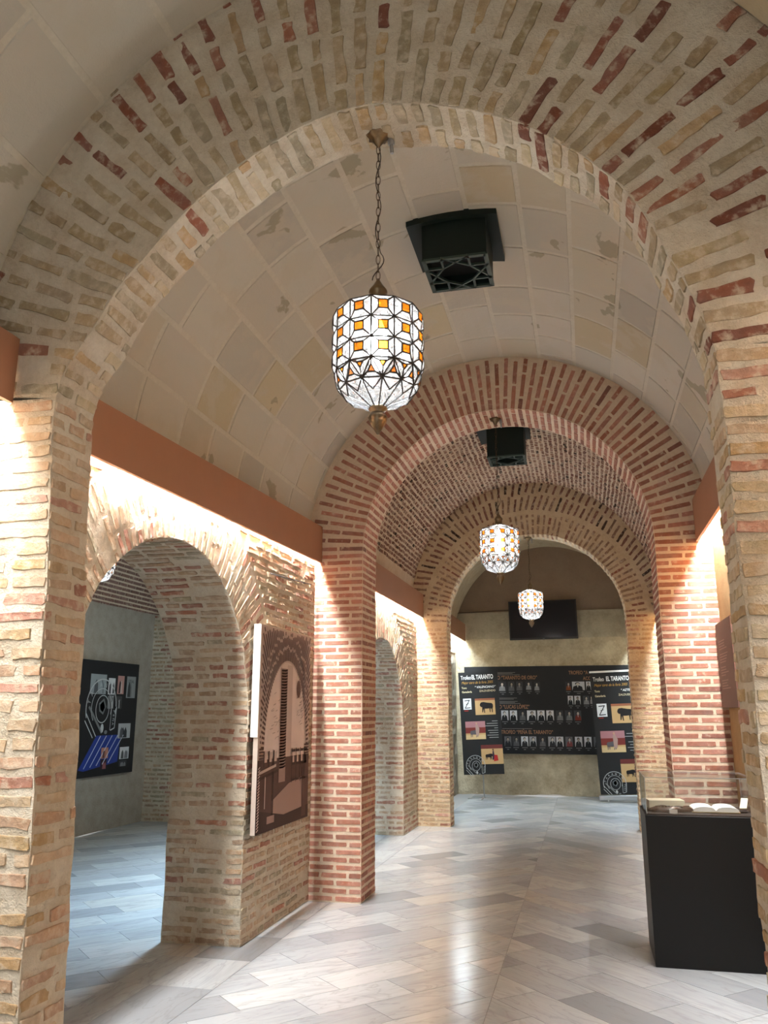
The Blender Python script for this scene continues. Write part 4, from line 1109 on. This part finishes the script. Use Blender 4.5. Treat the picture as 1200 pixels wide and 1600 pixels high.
# ------------------------------------------------------------------ television
tv = thing('television', 'flat black television mounted on the end wall', 'television')
facing(tv, (-1.39, YFAR - 0.20, 2.92), (math.cos(.01), 0, math.sin(.01)), (-math.sin(.01), 0, math.cos(.01)))
tc_ = box('casing', (0, 0, -.045), (1.32, .765, 0), M_BEZEL, tv, .006)
box('screen', (.025, .035, -.002), (1.295, .745, .003), M_SCREEN, tv)
box('wall_bracket', (.46, .2, -.15), (.86, .55, -.046), M_BEZEL, tv)
sheet('badge', [(rect(.64, .012, .68, .020), lin(120, 120, 124))], tc_, .004)
vs, fs = [], []; tube(vs, fs, (-2.5, YFAR - .04, 3.50), (-1.3, YFAR - .05, 3.535), .006, 6)
cb = mesh('cable', vs, fs, M_LEAD); cb['label'] = 'thin cable running along the stone band left of the television'; cb['category'] = 'cable'

# ------------------------------------------------------------------ display case
CX0, CX1, CY0, CY1, CZ = 0.335, 1.03, 5.88, 6.46, 0.905
dc = thing('display_case', 'black pedestal display case with a clear acrylic hood', 'display case', (CX0, CY0, 0))
box('pedestal', (0, 0, 0), (CX1 - CX0, CY1 - CY0, CZ - .006), M_BLACK, dc, .004)
box('lining', (.012, .012, CZ - .007), (CX1 - CX0 - .012, CY1 - CY0 - .012, CZ), M_VELVET, dc)
W_, D_, H_ = CX1 - CX0 - .02, CY1 - CY0 - .02, .225
vs, fs = [], []
c8 = [(.012, .012), (.008 + W_, .012), (.008 + W_, .008 + D_), (.012, .008 + D_)]
for (x, y_) in c8: tube(vs, fs, (x, y_, CZ), (x, y_, CZ + H_), .0028, 4)
for i in range(4): tube(vs, fs, (*c8[i], CZ + H_ + .002), (*c8[(i + 1) % 4], CZ + H_ + .002), .0022, 4)
hood = mesh('acrylic_hood', vs, fs, M_ACRYL_EDGE, dc)
for lo_, hi_ in (((.01, .01, CZ), (.014, .01 + D_, CZ + H_)), ((.006 + W_, .01, CZ), (.01 + W_, .01 + D_, CZ + H_)), ((.014, .01, CZ), (.006 + W_, .014, CZ + H_)), ((.014, .006 + D_, CZ), (.006 + W_, .01 + D_, CZ + H_)), ((.01, .01, CZ + H_), (.01 + W_, .01 + D_, CZ + H_ + .004))):
    box('hood_panel', lo_, hi_, M_ACRYL, hood)
def book(label, loc, rz, w_, d_, h_, mat, tilt=0.0, open_=False):
    b = thing('book', label, 'book', loc); b.rotation_euler = (tilt, 0, rz)
    if not open_:
        box('cover', (0, 0, 0), (w_, d_, .006), mat, b); box('cover', (0, 0, h_ - .006), (w_, d_, h_), mat, b)
        box('pages', (.004, .006, .006), (w_ - .004, d_ - .006, h_ - .006), M_PAPER, b); box('spine', (0, -.004, 0), (w_, 0.002, h_), mat, b)
    else:
        box('cover', (-.008, -.008, 0), (w_ + .008, d_ + .008, .006), plain('tan_cover', lin(150, 128, 90), .7), b)
        vs, fs = [], []; n = 16
        for i in range(n + 1):
            t = i / n; z_ = .010 + h_ * (abs(math.sin(t * PI * 2)) ** .6 * .55 + .35) * (1 if abs(t - .5) > .02 else .5)
            for y_ in (0, d_): vs.append((t * w_, y_, z_)); vs.append((t * w_, y_, .006))
        for i in range(n):
            a = 4 * i; fs += [(a, a + 4, a + 6, a + 2), (a, a + 1, a + 5, a + 4), (a + 2, a + 6, a + 7, a + 3)]
        fs += [(0, 2, 3, 1), (4 * n, 4 * n + 1, 4 * n + 3, 4 * n + 2)]
        mesh('pages', vs, fs, M_PAPERW, b)
    return b
book('thick closed cream book at the left of the display case', (CX0 + .048, CY0 + .30, CZ + .001), .10, .235, .16, .055, plain('cream_cover', lin(226, 216, 190), .7))
book('open white book at the right of the display case', (CX0 + .315, CY0 + .13, CZ + .002), 0.0, .28, .24, .03, M_PAPERW, 0, True)
# carved leather piece lying in front of the cream book
vs, fs = [], []; n = 22
for j, s in enumerate((1.0, 1.0, .72)):
    for i in range(n):
        t = 2 * PI * i / n; rr = 1 + .10 * math.sin(3 * t + 1) + .05 * math.sin(7 * t)
        vs.append((.145 * s * rr * math.cos(t), .055 * s * rr * math.sin(t), (0, .014, .03)[j] + (.008 * math.sin(4 * t) if j == 2 else 0)))
for j in range(2):
    for i in range(n): fs.append((j * n + i, j * n + (i + 1) % n, (j + 1) * n + (i + 1) % n, (j + 1) * n + i))
fs.append(tuple(2 * n + i for i in range(n)))
lp = thing('leather_piece', 'dark brown carved leather piece lying in front of the cream book', 'leather piece', (CX0 + .165, CY0 + .15, CZ + .002))
lp.rotation_euler = (0, 0, .10); mesh('carved_body', vs, fs, M_LEATHER, lp, True)
vs, fs = [], []
for k in range(9):
    a = Vector((-.09 + k * .02, -.018 + .006 * math.sin(k * 2), .034)); tube(vs, fs, a, a + Vector((.013, .010 * math.cos(k), .001)), .004, 5)
mesh('stud_row', vs, fs, M_BRASS, lp)
o = box('label_card', (CX0 + .155, CY0 + .035, CZ + .002), (CX0 + .205, CY0 + .037, CZ + .028), M_PAPERW); o['label'] = 'tiny white label card before the leather piece'; o['category'] = 'card'
bk = thing('booklet', 'small cream booklet standing at the right end of the display case', 'booklet', (CX0 + .605, CY0 + .18, CZ + .02)); bk.rotation_euler = (0.5, 0, -.3)
box('cover', (0, 0, 0), (.045, .12, .004), M_LEATHER, bk); box('pages', (.002, .004, .004), (.045, .116, .012), M_PAPER, bk)
# bracket with cable on the wall under the left cove
vs, fs = [], []; tube(vs, fs, (XL + .03, 5.95, 2.60), (XL + .03, 6.95, 2.66), .006, 6); tube(vs, fs, (XL - .01, 6.2, 2.615), (XL + .03, 6.2, 2.615), .006, 5); tube(vs, fs, (XL - .01, 6.8, 2.65), (XL + .03, 6.8, 2.65), .006, 5)
cb = mesh('cable', vs, fs, M_LEAD); cb['label'] = 'thin cable clipped to the brick wall under the long cove board'; cb['category'] = 'cable'
